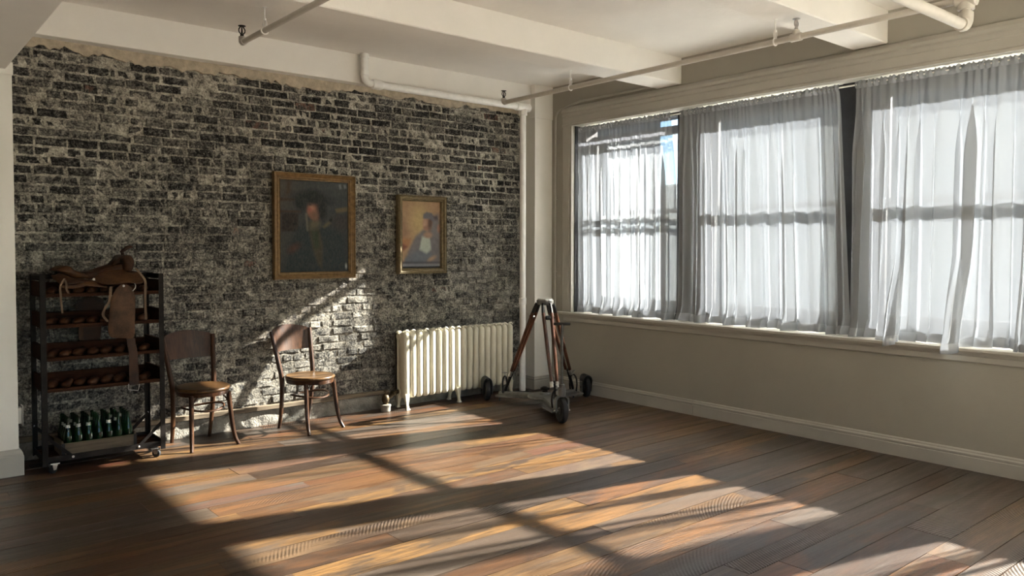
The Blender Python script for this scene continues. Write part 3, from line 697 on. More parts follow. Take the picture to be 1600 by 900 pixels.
# ------------------------------------------------------------------ pictures
def colour_grid(name, x0, x1, z0, z1, yy, nu, nv, bg, shapes, parent, mat):
    us = (np.arange(nu+1))/nu; vs2 = (np.arange(nv+1))/nv
    U, V = np.meshgrid(us, vs2); col = np.zeros((nv+1, nu+1, 3)); col[:] = bg(U, V) if callable(bg) else bg
    for kind, prm, c, soft in shapes:
        if kind == 'e':
            cx, cy, rx, ry, ang = prm; ca, sa = math.cos(R(ang)), math.sin(R(ang)); dx, dy = U-cx, (V-cy)
            d = 1-np.sqrt(((dx*ca+dy*sa)/rx)**2+((-dx*sa+dy*ca)/ry)**2)
            d = d*min(rx, ry)
        else:                                              # polygon
            P = np.array(prm); d = np.full(U.shape, 9.); inside = np.zeros(U.shape, bool)
            for i in range(len(P)):
                a, b = P[i], P[(i+1) % len(P)]; e = b-a; tt = np.clip(((U-a[0])*e[0]+(V-a[1])*e[1])/(e@e+1e-12), 0, 1)
                d = np.minimum(d, np.hypot(U-a[0]-tt*e[0], V-a[1]-tt*e[1]))
                cond = (a[1] > V) != (b[1] > V); xi = (b[0]-a[0])*(V-a[1])/((b[1]-a[1])+1e-12)+a[0]; inside ^= cond & (U < xi)
            d = np.where(inside, d, -d)
        w = np.clip(.5+d/(2*soft), 0, 1)[..., None]; col = col*(1-w)+np.array(c)*w
    mb = MB(); w = nu+1
    mb.add([(x0+(x1-x0)*U[k, i], yy, z1-(z1-z0)*V[k, i]) for k in range(nv+1) for i in range(nu+1)],
           [(k*w+i, (k+1)*w+i, (k+1)*w+i+1, k*w+i+1) for k in range(nv) for i in range(nu)])
    me = bpy.data.meshes.new(name); me.from_pydata(mb.v, [], mb.f)
    ca = me.color_attributes.new('paint', 'FLOAT_COLOR', 'POINT')
    ca.data.foreach_set('color', np.concatenate([col.reshape(-1, 3), np.ones((w*(nv+1), 1))], 1).ravel())
    return link(name, me, mat, parent)
def canvas_mat(name, rough, wob):
    g = G(name); p = g.pos(); c = g.n('Attribute', attribute_name='paint').outputs['Color']
    br = g.noise(g.mapv(p, (60, 1, 25)), 1.4, 5, .7); b2 = g.noise(p, 24, 4)
    c = g.mix(g.ramp(br, [(.4, .0), (.75, .35)]), c, g.mix(.5, c, (.22,.19,.13)))
    c = g.mix(.6, c, g.ramp(b2, [(.25, .40), (.75, .80)]), 'MULTIPLY')
    return g.done(g.bsdf(color=c, rough=rough, spec=.2, normal=g.bump(br, wob, .003)))
def picture(name, label, xa, xb, za, zb, wd, prof, gmat, deep):
    root = thing(name, label, 'picture', ((xa+xb)/2, WY-.03, za))
    O = Vector(root.location); yb_ = -.0
    cor = [(xa, za), (xb, za), (xb, zb), (xa, zb)]; ins = [(1, 1), (-1, 1), (-1, -1), (1, -1)]
    for k in range(4):
        a, b = cor[k], cor[(k+1) % 4]; ia, ib = ins[k], ins[(k+1) % 4]
        rings = [[Vector((c[0]+i_[0]*wd*s, WY-.03-h, c[1]+i_[1]*wd*s))-O for s, h in prof] for c, i_ in ((a, ia), (b, ib))]
        part('frame_side', MB().loft(rings), gmat, root, 25)
    return root, (xa+wd*.96, xb-wd*.96, za+wd*.96, zb-wd*.96), O
YP = WY-.065
A, B = on_y(427, 267, YP), on_y(555.5, 436, YP)
pr1 = [(0,0),(0,.040),(.06,.050),(.14,.050),(.22,.040),(.55,.026),(.64,.030),(.72,.030),(.80,.020),(.90,.020),(.96,.026),(1,.020),(1,0)]
p1, (x0, x1, z0, z1), O = picture('framed_portrait', 'large dark portrait of a figure in a wide hat, in a gilt frame', A.x, B.x, on_y(427, 437.5, YP).z, A.z, .066, pr1, GOLD, .03)
def bg1(U, V):
    base = np.zeros(U.shape+(3,)); base[:] = (.034,.038,.036)
    warm = np.clip(1-U/.42, 0, 1)*np.clip(1.1-V*1.15, 0, 1); base += warm[..., None]*np.array((.040,.022,.010))
    base += (np.clip(U-.5, 0, 1)*np.clip(.45-V, 0, 1)*.10)[..., None]*np.array((.5,.55,.6)); return base
sh1 = [('p', [(.0,.20),(.26,.20),(.26,.225),(.0,.235)], (.05,.026,.012), .01), ('p', [(.0,.33),(.30,.33),(.30,.355),(.0,.36)], (.055,.028,.014), .008), ('p', [(.02,.36),(.26,.36),(.26,.56),(.02,.56)], (.022,.012,.010), .012), ('p', [(.10,.02),(.16,.02),(.15,.16),(.08,.18)], (.055,.028,.010), .03),
  ('p', [(.80,.30),(.99,.27),(.99,.32),(.82,.35)], (.12,.085,.035), .012), ('e', (.87,.46,.14,.10,0), (.035,.028,.026), .05),
  ('p', [(.22,.55),(.38,.46),(.62,.47),(.80,.52),(.95,.62),(.98,1.02),(.05,1.02),(.10,.75)], (.017,.025,.027), .04),
  ('p', [(.40,.52),(.56,.52),(.61,.70),(.60,.97),(.55,.93),(.46,.74)], (.055,.040,.020), .02), ('p', [(.44,.55),(.55,.54),(.56,.72),(.50,.76)], (.026,.038,.015), .02),
  ('e', (.49,.475,.085,.055,-12), (.105,.083,.042), .03), ('e', (.51,.395,.055,.05,0), (.13,.06,.032), .02), ('e', (.48,.31,.100,.105,12), (.26,.10,.052), .018), ('e', (.45,.28,.045,.045,0), (.36,.16,.09), .03), ('e', (.425,.315,.022,.018,0), (.30,.075,.045), .015), ('e', (.50,.375,.05,.04,0), (.17,.085,.045), .03), ('e', (.43,.262,.016,.008,0), (.03,.016,.012), .008),
  ('e', (.47,.20,.27,.065,4), (.007,.008,.009), .03), ('e', (.46,.165,.15,.07,0), (.006,.007,.008), .03), ('e', (.60,.30,.07,.12,-8), (.012,.011,.011), .03), ('e', (.30,.24,.10,.09,20), (.012,.014,.014), .03),
  ('p', [(.36,.36),(.39,.36),(.40,.55),(.38,.55)], (.14,.12,.085), .012), ('p', [(.60,.50),(.70,.44),(.74,.46),(.64,.52)], (.10,.075,.035), .012), ('e', (.19,.74,.085,.04,-25), (.075,.026,.016), .025), ('e', (.735,.43,.022,.02,0), (.006,.006,.006), .008), ('e', (.21,.475,.02,.012,0), (.006,.006,.006), .008),
  ('e', (.965,.94,.012,.028,0), (.45,.45,.42), .008), ('p', [(.86,.03),(.89,.02),(.90,.07),(.87,.08)], (.17,.18,.18), .008), ('p', [(.93,.03),(.96,.02),(.98,.06),(.94,.07)], (.14,.15,.15), .008)]
colour_grid('canvas', x0-O.x, x1-O.x, z0-O.z, z1-O.z, -.016, 84, 112, bg1, sh1, p1, canvas_mat('old dark oil paint', .38, .3))
A, B = on_y(621.5, 304, YP), on_y(696.5, 426.5, YP)
pr2 = [(0,0),(0,.052),(.12,.062),(.22,.054),(.32,.060),(.45,.058),(.62,.040),(.75,.036),(.84,.042),(.95,.034),(1,.018),(1,0)]
p2, (x0, x1, z0, z1), O = picture('framed_painting', 'small bright painting of a seated figure in a cap, in a carved gilt frame', A.x, B.x, B.z, A.z, .056, pr2, GOLD2, .03)
def bg2(U, V):
    base = np.zeros(U.shape+(3,)); base[:] = (.44,.27,.15)
    glow = np.exp(-((U-.45)/.22)**2-((V-.30)/.26)**2); base = base*(1-glow[..., None]*.75)+np.array((.62,.47,.20))*glow[..., None]*.75; return base
sh2 = [('p', [(0,.22),(.10,.32),(.20,.50),(.0,.62)], (.33,.19,.11), .05), ('p', [(0,.54),(.24,.56),(.20,.66),(0,.76)], (.42,.20,.09), .03), ('p', [(0,.62),(.16,.68),(.04,.74),(0,.74)], (.22,.08,.05), .02),
  ('p', [(.80,.22),(.96,.18),(1.02,.40),(1.02,.95),(.60,.90)], (.22,.20,.20), .05), ('e', (.97,.40,.05,.06,0), (.45,.25,.19), .02),
  ('p', [(.08,.88),(.18,.74),(.36,.52),(.56,.42),(.76,.44),(.92,.56),(.99,.80),(.95,.95),(.10,.95)], (.19,.175,.18), .03), ('p', [(.10,.86),(.40,.74),(.75,.77),(.80,.86),(.45,.95),(.06,.93)], (.15,.165,.19), .03),
  ('p', [(.52,.53),(.72,.52),(.76,.72),(.64,.78),(.46,.72)], (.50,.54,.45), .025), ('e', (.68,.50,.11,.05,0), (.40,.25,.17), .02), ('e', (.64,.33,.095,.10,0), (.42,.225,.15), .02), ('e', (.60,.33,.05,.07,0), (.55,.33,.22), .03), ('e', (.63,.395,.06,.03,0), (.33,.17,.12), .02), ('e', (.735,.32,.055,.11,10), (.13,.075,.055), .025),
  ('p', [(.55,.25),(.56,.19),(.64,.155),(.78,.17),(.85,.24),(.83,.31),(.72,.26),(.58,.26)], (.16,.155,.17), .015), ('p', [(.82,.22),(.92,.20),(.94,.26),(.86,.28)], (.10,.085,.09), .02), ('e', (.78,.86,.10,.03,-15), (.48,.31,.20), .02), ('p', [(0,.90),(1,.91),(1,.94),(0,.94)], (.05,.05,.06), .02), ('p', [(0,.94),(1,.94),(1,1.05),(0,1.05)], (.26,.27,.30), .02), ('p', [(0,.975),(1,.975),(1,1.1),(0,1.1)], (.01,.01,.01), .01)]
colour_grid('canvas', x0-O.x, x1-O.x, z0-O.z, z1-O.z, -.012, 72, 110, bg2, sh2, p2, canvas_mat('bright oil paint', .55, .3))

# ------------------------------------------------------------------ tripod on a three-wheeled dolly
DC = Vector((5.21, 5.71, 0))
WH = {'front': Vector((4.813, 5.05, 0)), 'left': Vector((4.955, 6.315, 0)), 'right': Vector((5.862, 5.785, 0))}
dol = thing('camera_dolly', 'grey cast-metal dolly with three rubber wheels and a steering handle', 'dolly', DC)
def wheel(p, ax, r, fender):
    p = Vector(p)-DC + Vector((0, 0, r)); ax = Vector(ax).normalized()
    w = part('wheel', MB().lathe([(r*.62,-.022),(r*.86,-.026),(r*.97,-.018),(r,-.006),(r,.006),(r*.97,.018),(r*.86,.026),(r*.62,.022)], p, ax, 28), RUBBER, dol, 40, 'black rubber tyre')
    part('hub', MB().lathe([(.012,-.034),(.022,-.032),(r*.30,-.020),(r*.62,-.016),(r*.64,0),(r*.62,.016),(r*.30,.020),(.022,.032),(.012,.034)], p, ax, 24), DOLLYM, w, 40)
    return p
def radial(nm): d = (WH[nm]-DC); d.z = 0; return d.normalized(), d.length
# hub plate
n = 24
part('hub_plate', MB().lathe([(.02,.085),(.16,.085),(.17,.092),(.165,.112),(.06,.118),(.055,.140),(.02,.142)], (0,0,0), (0,0,1), n), DOLLYM, dol)
mb = MB().lathe([(.030,.140),(.030,.158),(.045,.165),(.045,.180),(.018,.195)], (0.0,0,0), (0,0,1), 6); part('lock_knob', mb, DARKM, dol)
for nm in ('left', 'front', 'right'):
    d, L = radial(nm); s = Vector((-d.y, d.x, 0))
    # spreading arm, a tapered channel, then a rounded footplate near the wheel
    rings = [[d*t + s*(w*k) + Vector((0,0,z)) for k, z in ((-1,.070),(1,.070),(1,h),(.75,h+.014),(-.75,h+.014),(-1,h))] for t, w, h in ((.05,.055,.10),(.20,.052,.10),(.40,.045,.095),(L-.16,.040,.090))]
    part('arm', MB().loft(rings), DOLLYM, dol, 30)
    pl = []
    for t, w in ((.18,.035),(.26,.055),(.32,.085),(.38,.10),(.44,.105),(.50,.095),(L-.13,.06)): pl.append((t, w))
    poly = [d*t + s*w + Vector((0,0,.068)) for t, w in pl] + [d*t - s*w + Vector((0,0,.068)) for t, w in reversed(pl)]
    part('footplate', MB().prism(poly, (0,0,.010)), DOLLYM, dol, 30)
    part('prop', MB().tube([d*(L-.17)+s*.03+Vector((0,0,.065)), d*(L-.17)+s*.03+Vector((0,0,.012))], [.007,.009], 8), DARKM, dol)
    # screw clamp that ties the tripod foot down
    b = d*(L-.21)
    mb = MB().tube(bez([b+s*.040+Vector((0,0,.095)), b+s*.048+Vector((0,0,.17)), b+s*.035+Vector((0,0,.235)), b+Vector((0,0,.262)), b-s*.035+Vector((0,0,.235)), b-s*.048+Vector((0,0,.17)), b-s*.040+Vector((0,0,.095))], 5), .0085, 8)
    ck = part('clamp_bow', mb, DARKM, dol)
    part('clamp_screw', MB().tube([b+Vector((0,0,.215)), b+Vector((0,0,.30))], .0075, 8), STEEL, ck)
    part('thumb_bar', MB().tube([b+d*.028+Vector((0,0,.302)), b+d*.012+Vector((0,0,.298)), b-d*.012+Vector((0,0,.298)), b-d*.028+Vector((0,0,.302))], [.006,.008,.008,.006], 8), STEEL, ck)
# wheels: the rear two roll towards the handle, the steering wheel is turned
RW = .108; roll = Vector((-.45, -.9, 0)).normalized(); axr = Vector((-roll.y, roll.x, 0))
for nm in ('left', 'right'):
    p = wheel(WH[nm], axr, RW, True)
    rings = []; half = .047
    path = [(-half, -.045), (-half, .075)] + [(-half*math.cos(R(k*15))*1.0, .075+math.sin(R(k*15))*(RW+.022-.075)*1.0) for k in range(2, 11)] + [(half, .075), (half, -.045)]
    for k, (u, v) in enumerate(path):
        c = p + axr*u + Vector((0,0,v)); ii = Vector((0,0,0)) - (axr*(.007*(1 if u > 0 else -1)) if abs(u) > half*.6 else Vector((0,0,.009)))
        w = .040 if k in (0, len(path)-1) else .075
        rings.append([c+roll*w, c-roll*w, c-roll*w+ii, c+roll*w+ii])
    part('fender', MB().loft(rings), DARKM, dol, 40)
    d, L = radial(nm); sg = 1 if (DC+p - DC).dot(axr) < 0 else -1
    part('axle', MB().tube([p-axr*.06, p+axr*.06], .012, 10), DARKM, dol)
    q = p + axr*(sg*.052); part('axle_bracket', MB().box((-.03,-.006,-.06), (.03,.006,.07), .004).box((-.03,-.006,-.06),(-.029,-.005,-.059)) if False else MB().loft([[q+roll*u+Vector((0,0,z))+axr*(o*.005) for u, z in ((-.03,-.05),(.03,-.05),(.035,.06),(-.035,.06))] for o in (-1, 1)]), DOLLYM, dol, None)
RF = .112; ax_f = Vector((.93, -.36, 0)).normalized(); rollf = Vector((.36, .93, 0)).normalized()
p = wheel(WH['front'], ax_f, RF, False)
rings = []
for k in range(17):
    a = R(-5+190*k/16)
    c = p + rollf*0 + ax_f*math.cos(a)*.058 + Vector((0,0,1))*(max(0, math.sin(a))*.045+.095)
    if k == 0 or k == 16: c.z = p.z-.01
    rings.append([c+rollf*.018+ax_f*math.cos(a)*.006, c-rollf*.018+ax_f*math.cos(a)*.006, c-rollf*.018-ax_f*math.cos(a)*.006-Vector((0,0,.01)), c+rollf*.018-ax_f*math.cos(a)*.006-Vector((0,0,.01))])
part('fork', MB().loft(rings), DOLLYM, dol, 40)
part('axle', MB().tube([p-ax_f*.078, p+ax_f*.078], .009, 8), STEEL, dol)
hp = Vector((p.x, p.y, 0))
part('steering_head', MB().lathe([(.020,.235),(.032,.24),(.034,.31),(.026,.32),(.026,.345),(.016,.35)], hp, (0,0,1), 16), DOLLYM, dol)
part('steering_neck', MB().loft([[hp*(1-t)+ (radial('front')[0]*(radial('front')[1]-.14))*t + Vector((0,0,z)) + Vector((-radial('front')[0].y, radial('front')[0].x, 0))*w for w, z in ((-.022,z0),(.022,z0),(.022,z1),(-.022,z1))] for t, z0, z1 in ((0,.245,.31),(.5,.20,.29),(1,.072,.15))]), DOLLYM, dol, 30)
part('handle_shaft', MB().tube([hp+Vector((0,0,.34)), hp+Vector((0,0,.885))], .0125, 12), SHAFT, dol)
gx = Vector((AX_R.x, AX_R.y, 0)).normalized()
part('handle_grip', MB().tube([hp-gx*.074+Vector((0,0,.886)), hp-gx*.066+Vector((0,0,.886)), hp+gx*.066+Vector((0,0,.886)), hp+gx*.074+Vector((0,0,.886))], [.010,.0135,.0135,.010], 12), DARKM, dol)

tri = thing('tripod', 'tall wooden tripod with bright metal clamps, standing on the dolly', 'tripod', DC+Vector((0,0,.14)))
HZ = 1.055-.14
mb = MB().lathe([(.045,HZ-.055),(.075,HZ-.05),(.082,HZ-.03),(.082,HZ-.006),(.070,HZ),(.045,HZ),(.040,HZ-.01)], (0,0,0), (0,0,1), 18); part('crown', mb, DOLLYM, tri)
part('crown_ring', MB().lathe([(.060,HZ-.002),(.072,HZ-.002),(.072,HZ+.008),(.060,HZ+.008)], (0,0,0), (0,0,1), 22), STEEL, tri)
for nm in ('left', 'front', 'right'):
    d, L = radial(nm); s = Vector((-d.y, d.x, 0)); foot = d*(L-.21)+Vector((0,0,-.035)); top = d*.075+Vector((0,0,HZ-.04))
    ax = (foot-top); LL = ax.length; ax.normalize()
    wide = .040
    for k in (-1, 1):
        a = top+s*k*wide+ax*.10; b = top+s*k*.026+ax*(LL-.20)
        part('leg', MB().tube([a, (a+b)/2, b], [.0185,.0175,.0155], 10), LEGW, tri)
        part('leg_bracket', MB().tube([top+s*k*.036-ax*.005, top+s*k*wide+ax*.06, a+ax*.02], [.014,.016,.018], 10), DARKM, tri)
        part('ferrule', MB().tube([b-ax*.035, b+ax*.02], [.0190,.0180], 12), STEEL, tri)
    m = top+ax*.145
    part('cross_clamp', MB().tube([m-s*(wide+.004), m+s*(wide+.004)], .012, 10), STEEL, tri)
    part('clamp_knob', MB().lathe([(.012,-.024),(.021,-.020),(.021,.020),(.012,.024)], m+d*.012, s, 10), DARKM, tri)
    e0 = top+ax*(LL-.22); mb = MB().tube([e0-s*.034, e0+s*.034], .016, 10); part('lower_clamp', mb, STEEL, tri)
    mb = MB().tube([top+ax*(LL-.24), foot-ax*.02, foot], [.018,.015,.004], 10); part('foot_spike', mb, DARKM, tri)
part('chain', MB().tube(bez([Vector((.02,0,HZ-.05)), Vector((.03,-.03,HZ-.13)), Vector((.055,.0,HZ-.17))], 6), .004, 6), DARKM, tri)

# ------------------------------------------------------------------ iron rack with wooden shelves
RX, RY, HWX, HDY, RH = 1.362, 6.33, .398, .205, 1.365
rack = thing('rack_cart', 'tall rolling iron rack with four wooden shelves beside the cream wall end', 'rack', (RX, RY, 0))
def angle(mb, p0, p1, a, b, w=.034, t=.005):              # L section with legs along a and b
    a, b = Vector(a), Vector(b); sec = [Vector((0,0,0)), a*w, a*w+b*t, a*t+b*t, a*t+b*w, b*w]
    return mb.loft([[Vector(p)+q for q in sec] for p in (p0, p1)])
for sx_ in (-1, 1):
    for sy_ in (-1, 1):
        part('post', angle(MB(), (sx_*HWX, sy_*HDY, .056), (sx_*HWX, sy_*HDY, RH), (-sx_,0,0), (0,-sy_,0)), IRON, rack, None)
for sy_ in (-1, 1):
    part('base_rail', angle(MB(), (-HWX+.004, sy_*(HDY-.006), .078), (HWX-.004, sy_*(HDY-.006), .078), (0,0,1), (0,-sy_,0), .040), IRON, rack, None)
part('top_rail', angle(MB(), (-HWX+.004, HDY-.006, RH-.036), (HWX-.004, HDY-.006, RH-.036), (0,0,1), (0,-1,0)), IRON, rack, None)
for sx_ in (-1, 1):
    part('base_rail', angle(MB(), (sx_*(HWX-.006), -HDY+.012, .078), (sx_*(HWX-.006), HDY-.012, .078), (0,0,1), (-sx_,0,0), .040), IRON, rack, None)
    part('top_rail', angle(MB(), (sx_*(HWX-.006), -HDY+.012, RH-.036), (sx_*(HWX-.006), HDY-.012, RH-.036), (0,0,1), (-sx_,0,0)), IRON, rack, None)
    for sy_ in (-1, 1):
        a, b = Vector((sx_*(HWX-.012), sy_*(HDY-.014), .265)), Vector((sx_*(HWX-.185), sy_*(HDY-.014), .098))
        br = part('brace', MB().strap([a, b], .022, .005, (b-a).normalized().cross(Vector((0,1,0)))), IRON, rack, None)
        for p in (a, b): part('bolt', MB().lathe([(.009,0),(.009,.006),(.005,.009)], p+Vector((0, sy_*.003, 0)), (0,sy_,0), 8), STEEL, br)
for k in range(5):
    yy = -HDY+.045+k*.078; part('base_slat', MB().box((-HWX+.010, yy-.03, .084), (HWX-.010, yy+.03, .096)), RACKW, rack, None)
for sx_ in (-1, 1):
    for sy_ in (-1, 1):
        c = Vector((sx_*(HWX-.075), sy_*(HDY-.025), .030)); t = Vector((.8*sx_, -.6, 0)).normalized(); axx = Vector((-t.y, t.x, 0)); cc = c + t*.018
        cs = part('caster', MB().loft([[cc+axx*(w)+Vector((0,0,z))+t*u for u, z in ((-.026,.036),(.020,.036),(.010,-.004),(-.010,-.004))] for w in (-.019,-.015)]).box((c.x-.026, c.y-.026, .064), (c.x+.026, c.y+.026, .072)), STEEL, rack, None)
        part('caster_fork', MB().loft([[cc+axx*(w)+Vector((0,0,z))+t*u for u, z in ((-.026,.036),(.020,.036),(.010,-.004),(-.010,-.004))] for w in (.015,.019)]), STEEL, cs, None)
        part('wheel', MB().lathe([(.010,-.012),(.026,-.012),(.030,-.006),(.030,.006),(.026,.012),(.010,.012)], cc, axx, 20), RUBBER, cs)
SHZ = (.560, .775, 1.000, 1.215)
form_prof = [(.001,-.105),(.016,-.098),(.026,-.075),(.031,-.045),(.030,-.010),(.027,.03),(.030,.065),(.028,.095),(.018,.112),(.001,.118)]
form_mb = MB().lathe(form_prof, (0,0,0), (0,1,0), 14)
form_mb.v = [(x*1.12, y, max(z*.92, -.022)) for x, y, z in form_mb.v]
form_me = form_mb.mesh('wooden_form', 60); form_me.materials.append(FORMW)
names = ('lowest', 'second lowest', 'second highest', 'highest')
q = random.Random(5)
for k, zz in enumerate(SHZ):
    sh = part('shelf', MB().box((-HWX+.010, -HDY+.008, zz), (HWX-.010, HDY-.008, zz+.012)), RACKW, rack, None)
    for sx_ in (-1, 1): part('side_board', MB().box((min(sx_*(HWX-.008), sx_*(HWX-.030)), -HDY+.007, zz+.012), (max(sx_*(HWX-.008), sx_*(HWX-.030)), HDY-.007, zz+.105), .003), RACKW, sh, None)
    part('back_board', MB().box((-HWX+.031, HDY-.030, zz+.012), (HWX-.031, HDY-.010, zz+.088), .003), RACKW, sh, None)
    part('front_rail', MB().box((-HWX+.031, -HDY+.008, zz+.012), (HWX-.031, -HDY+.026, zz+.024), .003), RACKW, sh, None)
    for i in range(8):
        o = link('wooden_form', form_me, None, None, (RX-.305+i*.087, RY-.045+q.uniform(-.012, .02), zz+.0345))
        o.rotation_euler = (R(q.uniform(-2, 2)), 0, R(-22+q.uniform(-5, 5)) + (math.pi if q.random() < .3 else 0)); o.scale = (1, q.uniform(.92, 1.05), q.uniform(.9, 1.0))
        tag(o, 'rounded brown wooden form lying on the %s shelf of the rack' % names[k], 'wooden form', 'wooden forms on the %s shelf' % names[k])

# ------------------------------------------------------------------ crate of green bottles
zc0 = .0965; CX0, CX1, CY0, CY1, CHt = 1.085, 1.570, 6.165, 6.44, .092
cr = thing('crate', 'low weathered wooden crate full of bottles at the bottom of the rack', 'crate', ((CX0+CX1)/2, (CY0+CY1)/2, zc0)); hx, hy = (CX1-CX0)/2, (CY1-CY0)/2
part('bottom_board', MB().box((-hx, -hy, 0), (hx, hy, .010)), CRATEW, cr, None)
for s in (-1, 1):
    part('side_board', MB().box((-hx, min(s*hy, s*(hy-.012)), .010), (hx, max(s*hy, s*(hy-.012)), CHt), .002), CRATEW, cr, None)
    part('end_board', MB().box((min(s*hx, s*(hx-.014)), -hy+.0125, .010), (max(s*hx, s*(hx-.014)), hy-.0125, CHt+.012), .002), CRATEW, cr, None)
    part('corner_strip', MB().box((min(s*(hx+.001), s*(hx-.020)), -hy-.002, .004), (max(s*(hx+.001), s*(hx-.020)), -hy, CHt), 0), DARKM, cr, None)
g = G('green bottle glass')
GREEN = g.done(g.bsdf(color=(.0042,.0420,.0084), rough=.06, trans=.5, ior=1.45, spec=.6))
FOIL = simple('pale bottle label', (.5,.5,.44), .6)
bot_me = MB().lathe([(.002,.004),(.027,0),(.0295,.004),(.0295,.120),(.0285,.132),(.020,.165),(.0135,.195),(.0115,.225),(.0115,.236),(.0145,.238),(.0145,.250),(.011,.252),(.0105,.240)], (0,0,0), (0,0,1), 14).mesh('bottle', 40); bot_me.materials.append(GREEN)
lab_me = MB().lathe([(.0165,.183),(.0152,.190),(.0147,.204),(.0140,.204)], (0,0,0), (0,0,1), 14).mesh('neck_label', 40); lab_me.materials.append(FOIL)
q = random.Random(2)
nbx, nby = 7, 4
for i in range(nbx):
    for j in range(nby):
        x = CX0+.046+i*(CX1-CX0-.092)/(nbx-1); y = CY0+.043+j*(CY1-CY0-.086)/(nby-1)
        b = link('bottle', bot_me, None, None, (x+q.uniform(-.0006,.0006), y+q.uniform(-.0006,.0006), zc0+.0102)); b.rotation_euler = (0, 0, q.uniform(0, 6))
        lab = q.random() < .42
        tag(b, 'green glass bottle with a pale neck label standing in the crate' if lab else 'unlabelled green glass bottle standing in the crate', 'bottle', 'labelled green bottles in the crate' if lab else 'plain green bottles in the crate')
        if lab: link('neck_label', lab_me, None, b)

# ------------------------------------------------------------------ western saddle on the rack
sad = thing('saddle', 'worn brown leather saddle with a horn, slung over the iron rack', 'saddle', (RX, RY, 1.37)); SO = Vector(sad.location)
def zpx(l): return [(80+a/9, 375+b/9) for a, b in l]
def zpx2(l): return [(40+a*.2222, 370+b*.2222) for a, b in l]
def smooth_poly(poly, k=3):
    P = [Vector((a, b, 0)) for a, b in poly]; n = len(P); out = []
    for i in range(n):
        p0, p1, p2, p3 = P[i-1], P[i], P[(i+1) % n], P[(i+2) % n]
        for j in range(k):
            t = j/k; v = .5*((2*p1)+(p2-p0)*t+(2*p0-5*p1+4*p2-p3)*t*t+(3*p1-p0-3*p2+p3)*t**3); out.append((v.x, v.y))
    return out
def pad(name, poly, yf, bulge, thick, mat, label=None, k=3):
    """leather piece cut to an outline; yf(z) gives how far it hangs from the wall, bulge swells its face"""
    poly = smooth_poly(poly, k); pts = []
    for a, b in poly:
        p = on_y(a, b, yf(1.2))
        for _ in range(3): p = on_y(a, b, yf(p.z))
        pts.append(p)
    c = sum(pts, Vector())/len(pts); rings = []
    for s, e in ((.04,1),(.35,.93),(.65,.72),(.86,.42),(.96,.15),(1,0)): rings.append([Vector((c.x+(p.x-c.x)*s, yf(c.z+(p.z-c.z)*s)-bulge*e, c.z+(p.z-c.z)*s))-SO for p in pts])
    for s, e in ((1,0),(.96,.15),(.86,.42),(.5,.8),(.04,1)): rings.append([Vector((c.x+(p.x-c.x)*s, yf(c.z+(p.z-c.z)*s)+thick+bulge*e*(.6 if thick > .05 else -.9), c.z+(p.z-c.z)*s))-SO for p in pts])
    return part(name, MB().loft(rings), mat, sad, 50, label)
drape = lambda y0, z0, sl: (lambda z: y0 + max(0, z-z0)*sl)
front = drape(6.088, 1.30, 1.1)
pad('cantle', zpx([(70,432),(110,398),(215,366),(275,378),(340,430),(500,485),(570,513),(560,532),(420,542),(300,522),(230,484),(150,455)]), lambda z: 6.20, .025, .26, LEATH, 'tan raised seat back')
pad('rear_skirt', zpx([(0,505),(60,490),(140,470),(300,530),(520,555),(650,585),(640,610),(480,600),(300,618),(150,622),(60,570)]), front, .012, .012, LEATH2)
pad('skirt_edge', zpx([(120,640),(300,638),(490,588),(600,588),(690,640),(780,650),(770,668),(650,655),(560,620),(430,662),(280,682),(140,668)]), drape(6.080, 1.30, .8), .006, .008, LEATH)
pad('front_jockey', zpx([(618,540),(690,455),(800,392),(1000,352),(1060,440),(1180,455),(1240,450),(1300,575),(1230,620),(1080,602),(900,626),(760,622),(660,592)]), drape(6.076, 1.30, 1.2), .022, .012, LEATH)
pad('seat', zpx([(480,470),(640,440),(800,385),(1000,335),(1100,420),(1200,450),(1180,520),(900,560),(640,560),(500,520)]), lambda z: 6.19, .015, .27, LEATH2)
pad('swell', zpx([(1012,335),(1000,272),(1050,216),(1120,220),(1165,290),(1165,365),(1120,440),(1050,440),(1015,400)]), lambda z: 6.16, .03, .30, LEATH2, 'dark rounded pommel')
pad('pommel_back', zpx([(868,348),(920,283),(985,240),(1020,300),(1015,350),(940,345)]), lambda z: 6.24, .01, .16, LEATH2)
hb = [on_y(80+a/9, 375+b/9, 6.31)-SO for a, b in ((1030,300),(1010,235),(1003,175))]
part('horn', MB().tube(hb, [.024,.013,.011], 12), LEATH2, sad)
hc = [on_y(80+a/9, 375+b/9, 6.31)-SO for a, b in ((972,172),(1010,150),(1060,112),(1110,95),(1150,98))]
part('horn_cap', MB().tube(hc, [.008,.013,.015,.012,.004], 12), LEATH2, sad)
fend = pad('fender', zpx2([(608,420),(650,352),(692,334),(742,352),(766,402),(772,460),(768,600),(762,706),(690,714),(600,705),(580,648),(588,560),(596,480)]), lambda z: 6.074, .010, .007, LEATH, 'broad worn leather fender')
st = [on_y(a, b, 6.085)-SO for a, b in ((204,528),(208,552),(209,578),(210,601))]
part('stirrup_strap', MB().strap(st, [.056,.058,.062,.064], .007, (1,0,0)), LEATH2, sad, None)
bk = [on_y(a, b, 6.083)-SO for a, b in ((201,600),(201,609),(216,610),(218,600))]
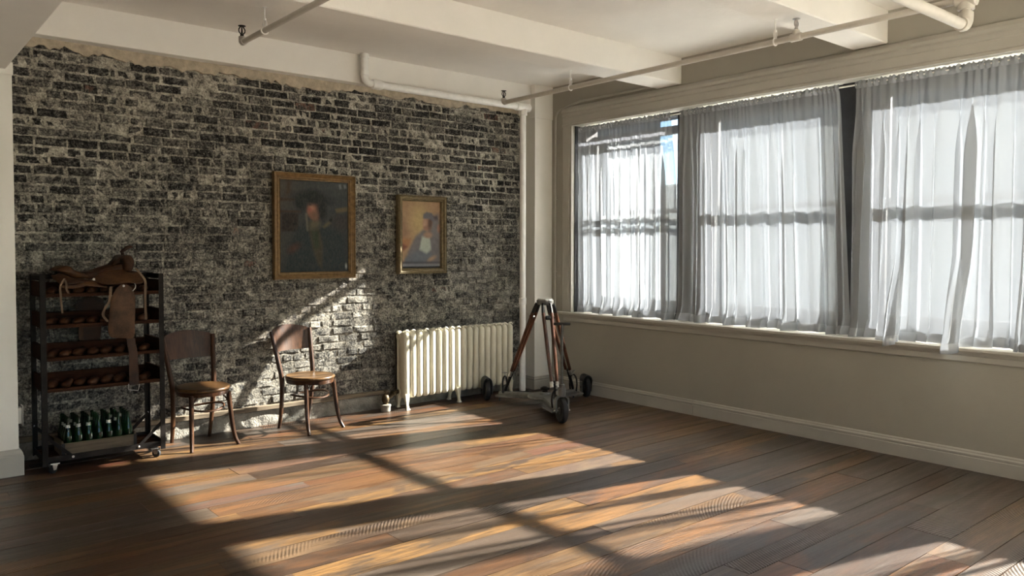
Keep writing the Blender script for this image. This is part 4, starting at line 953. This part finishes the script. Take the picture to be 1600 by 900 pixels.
part('buckle', MB().tube(bk, .003, 6), STEEL, sad)
def string(name, l, w, yy, mat, f=zpx): part(name, MB().strap(bez([on_y(a, b, yy)-SO for a, b in f(l)], 5), w, .004, (1,0,0)), mat, sad, None)
string('saddle_string', [(190,540),(150,600),(125,660),(135,780),(140,880),(160,1030)], .013, 6.066, LEATH3)
string('saddle_string', [(195,560),(215,620),(215,690),(245,755)], .012, 6.064, LEATH3)
string('saddle_string', [(1190,400),(1260,480),(1320,570),(1325,700),(1322,850),(1335,1120)], .016, 6.060, LEATH3)
string('tie_strap', [(600,350),(590,450),(560,500),(545,550),(580,598)], .018, 6.082, LEATH3, zpx2)
part('ring', MB().tube([on_y(80+a/9, 375+b/9, 6.066)-SO for a, b in ((1172,612),(1188,640),(1180,680),(1145,716))], .0035, 8), STEEL, sad)
for a, b in ((1018,645), (600,552)): part('concho', MB().lathe([(.009,0),(.008,.004),(.002,.006)], on_y(80+a/9, 375+b/9, 6.050)-SO, (0,-1,0), 12), STEEL, sad)
pad('far_fender', [(120,470),(160,466),(159,505),(152,542),(128,540),(124,505)], lambda z: 6.565, .008, .008, LEATH2)
part('far_strap', MB().strap(bez([on_y(a, b, 6.555)-SO for a, b in ((129,500),(126,520),(128,531),(135,538))], 5), .03, .005, (1,0,0)), LEATH, sad, None)

# pale cloth added out of view to bounce sunlight back as fill
mb = MB(); nx, ny = 40, 44; V = []
for j in range(ny+1):
    for i in range(nx+1):
        x, y = .9+3.9*i/nx, -3.8+3.5*j/ny
        V.append((x-2.85, y+2.05, .004+.010*max(0, mnoise.noise(Vector((x*1.3, y*1.1, 4))))))
mb.add(V, [(r_*(nx+1)+i, r_*(nx+1)+i+1, (r_+1)*(nx+1)+i+1, (r_+1)*(nx+1)+i) for r_ in range(ny) for i in range(nx)])
tag(link('bounce_cloth', mb.mesh('bounce_cloth', 60), simple('pale canvas', (.74,.71,.65), .9), None, (2.85, -2.05, 0)), 'large added bounce cloth spread over the boards by the uncurtained windows', 'bounce cloth')
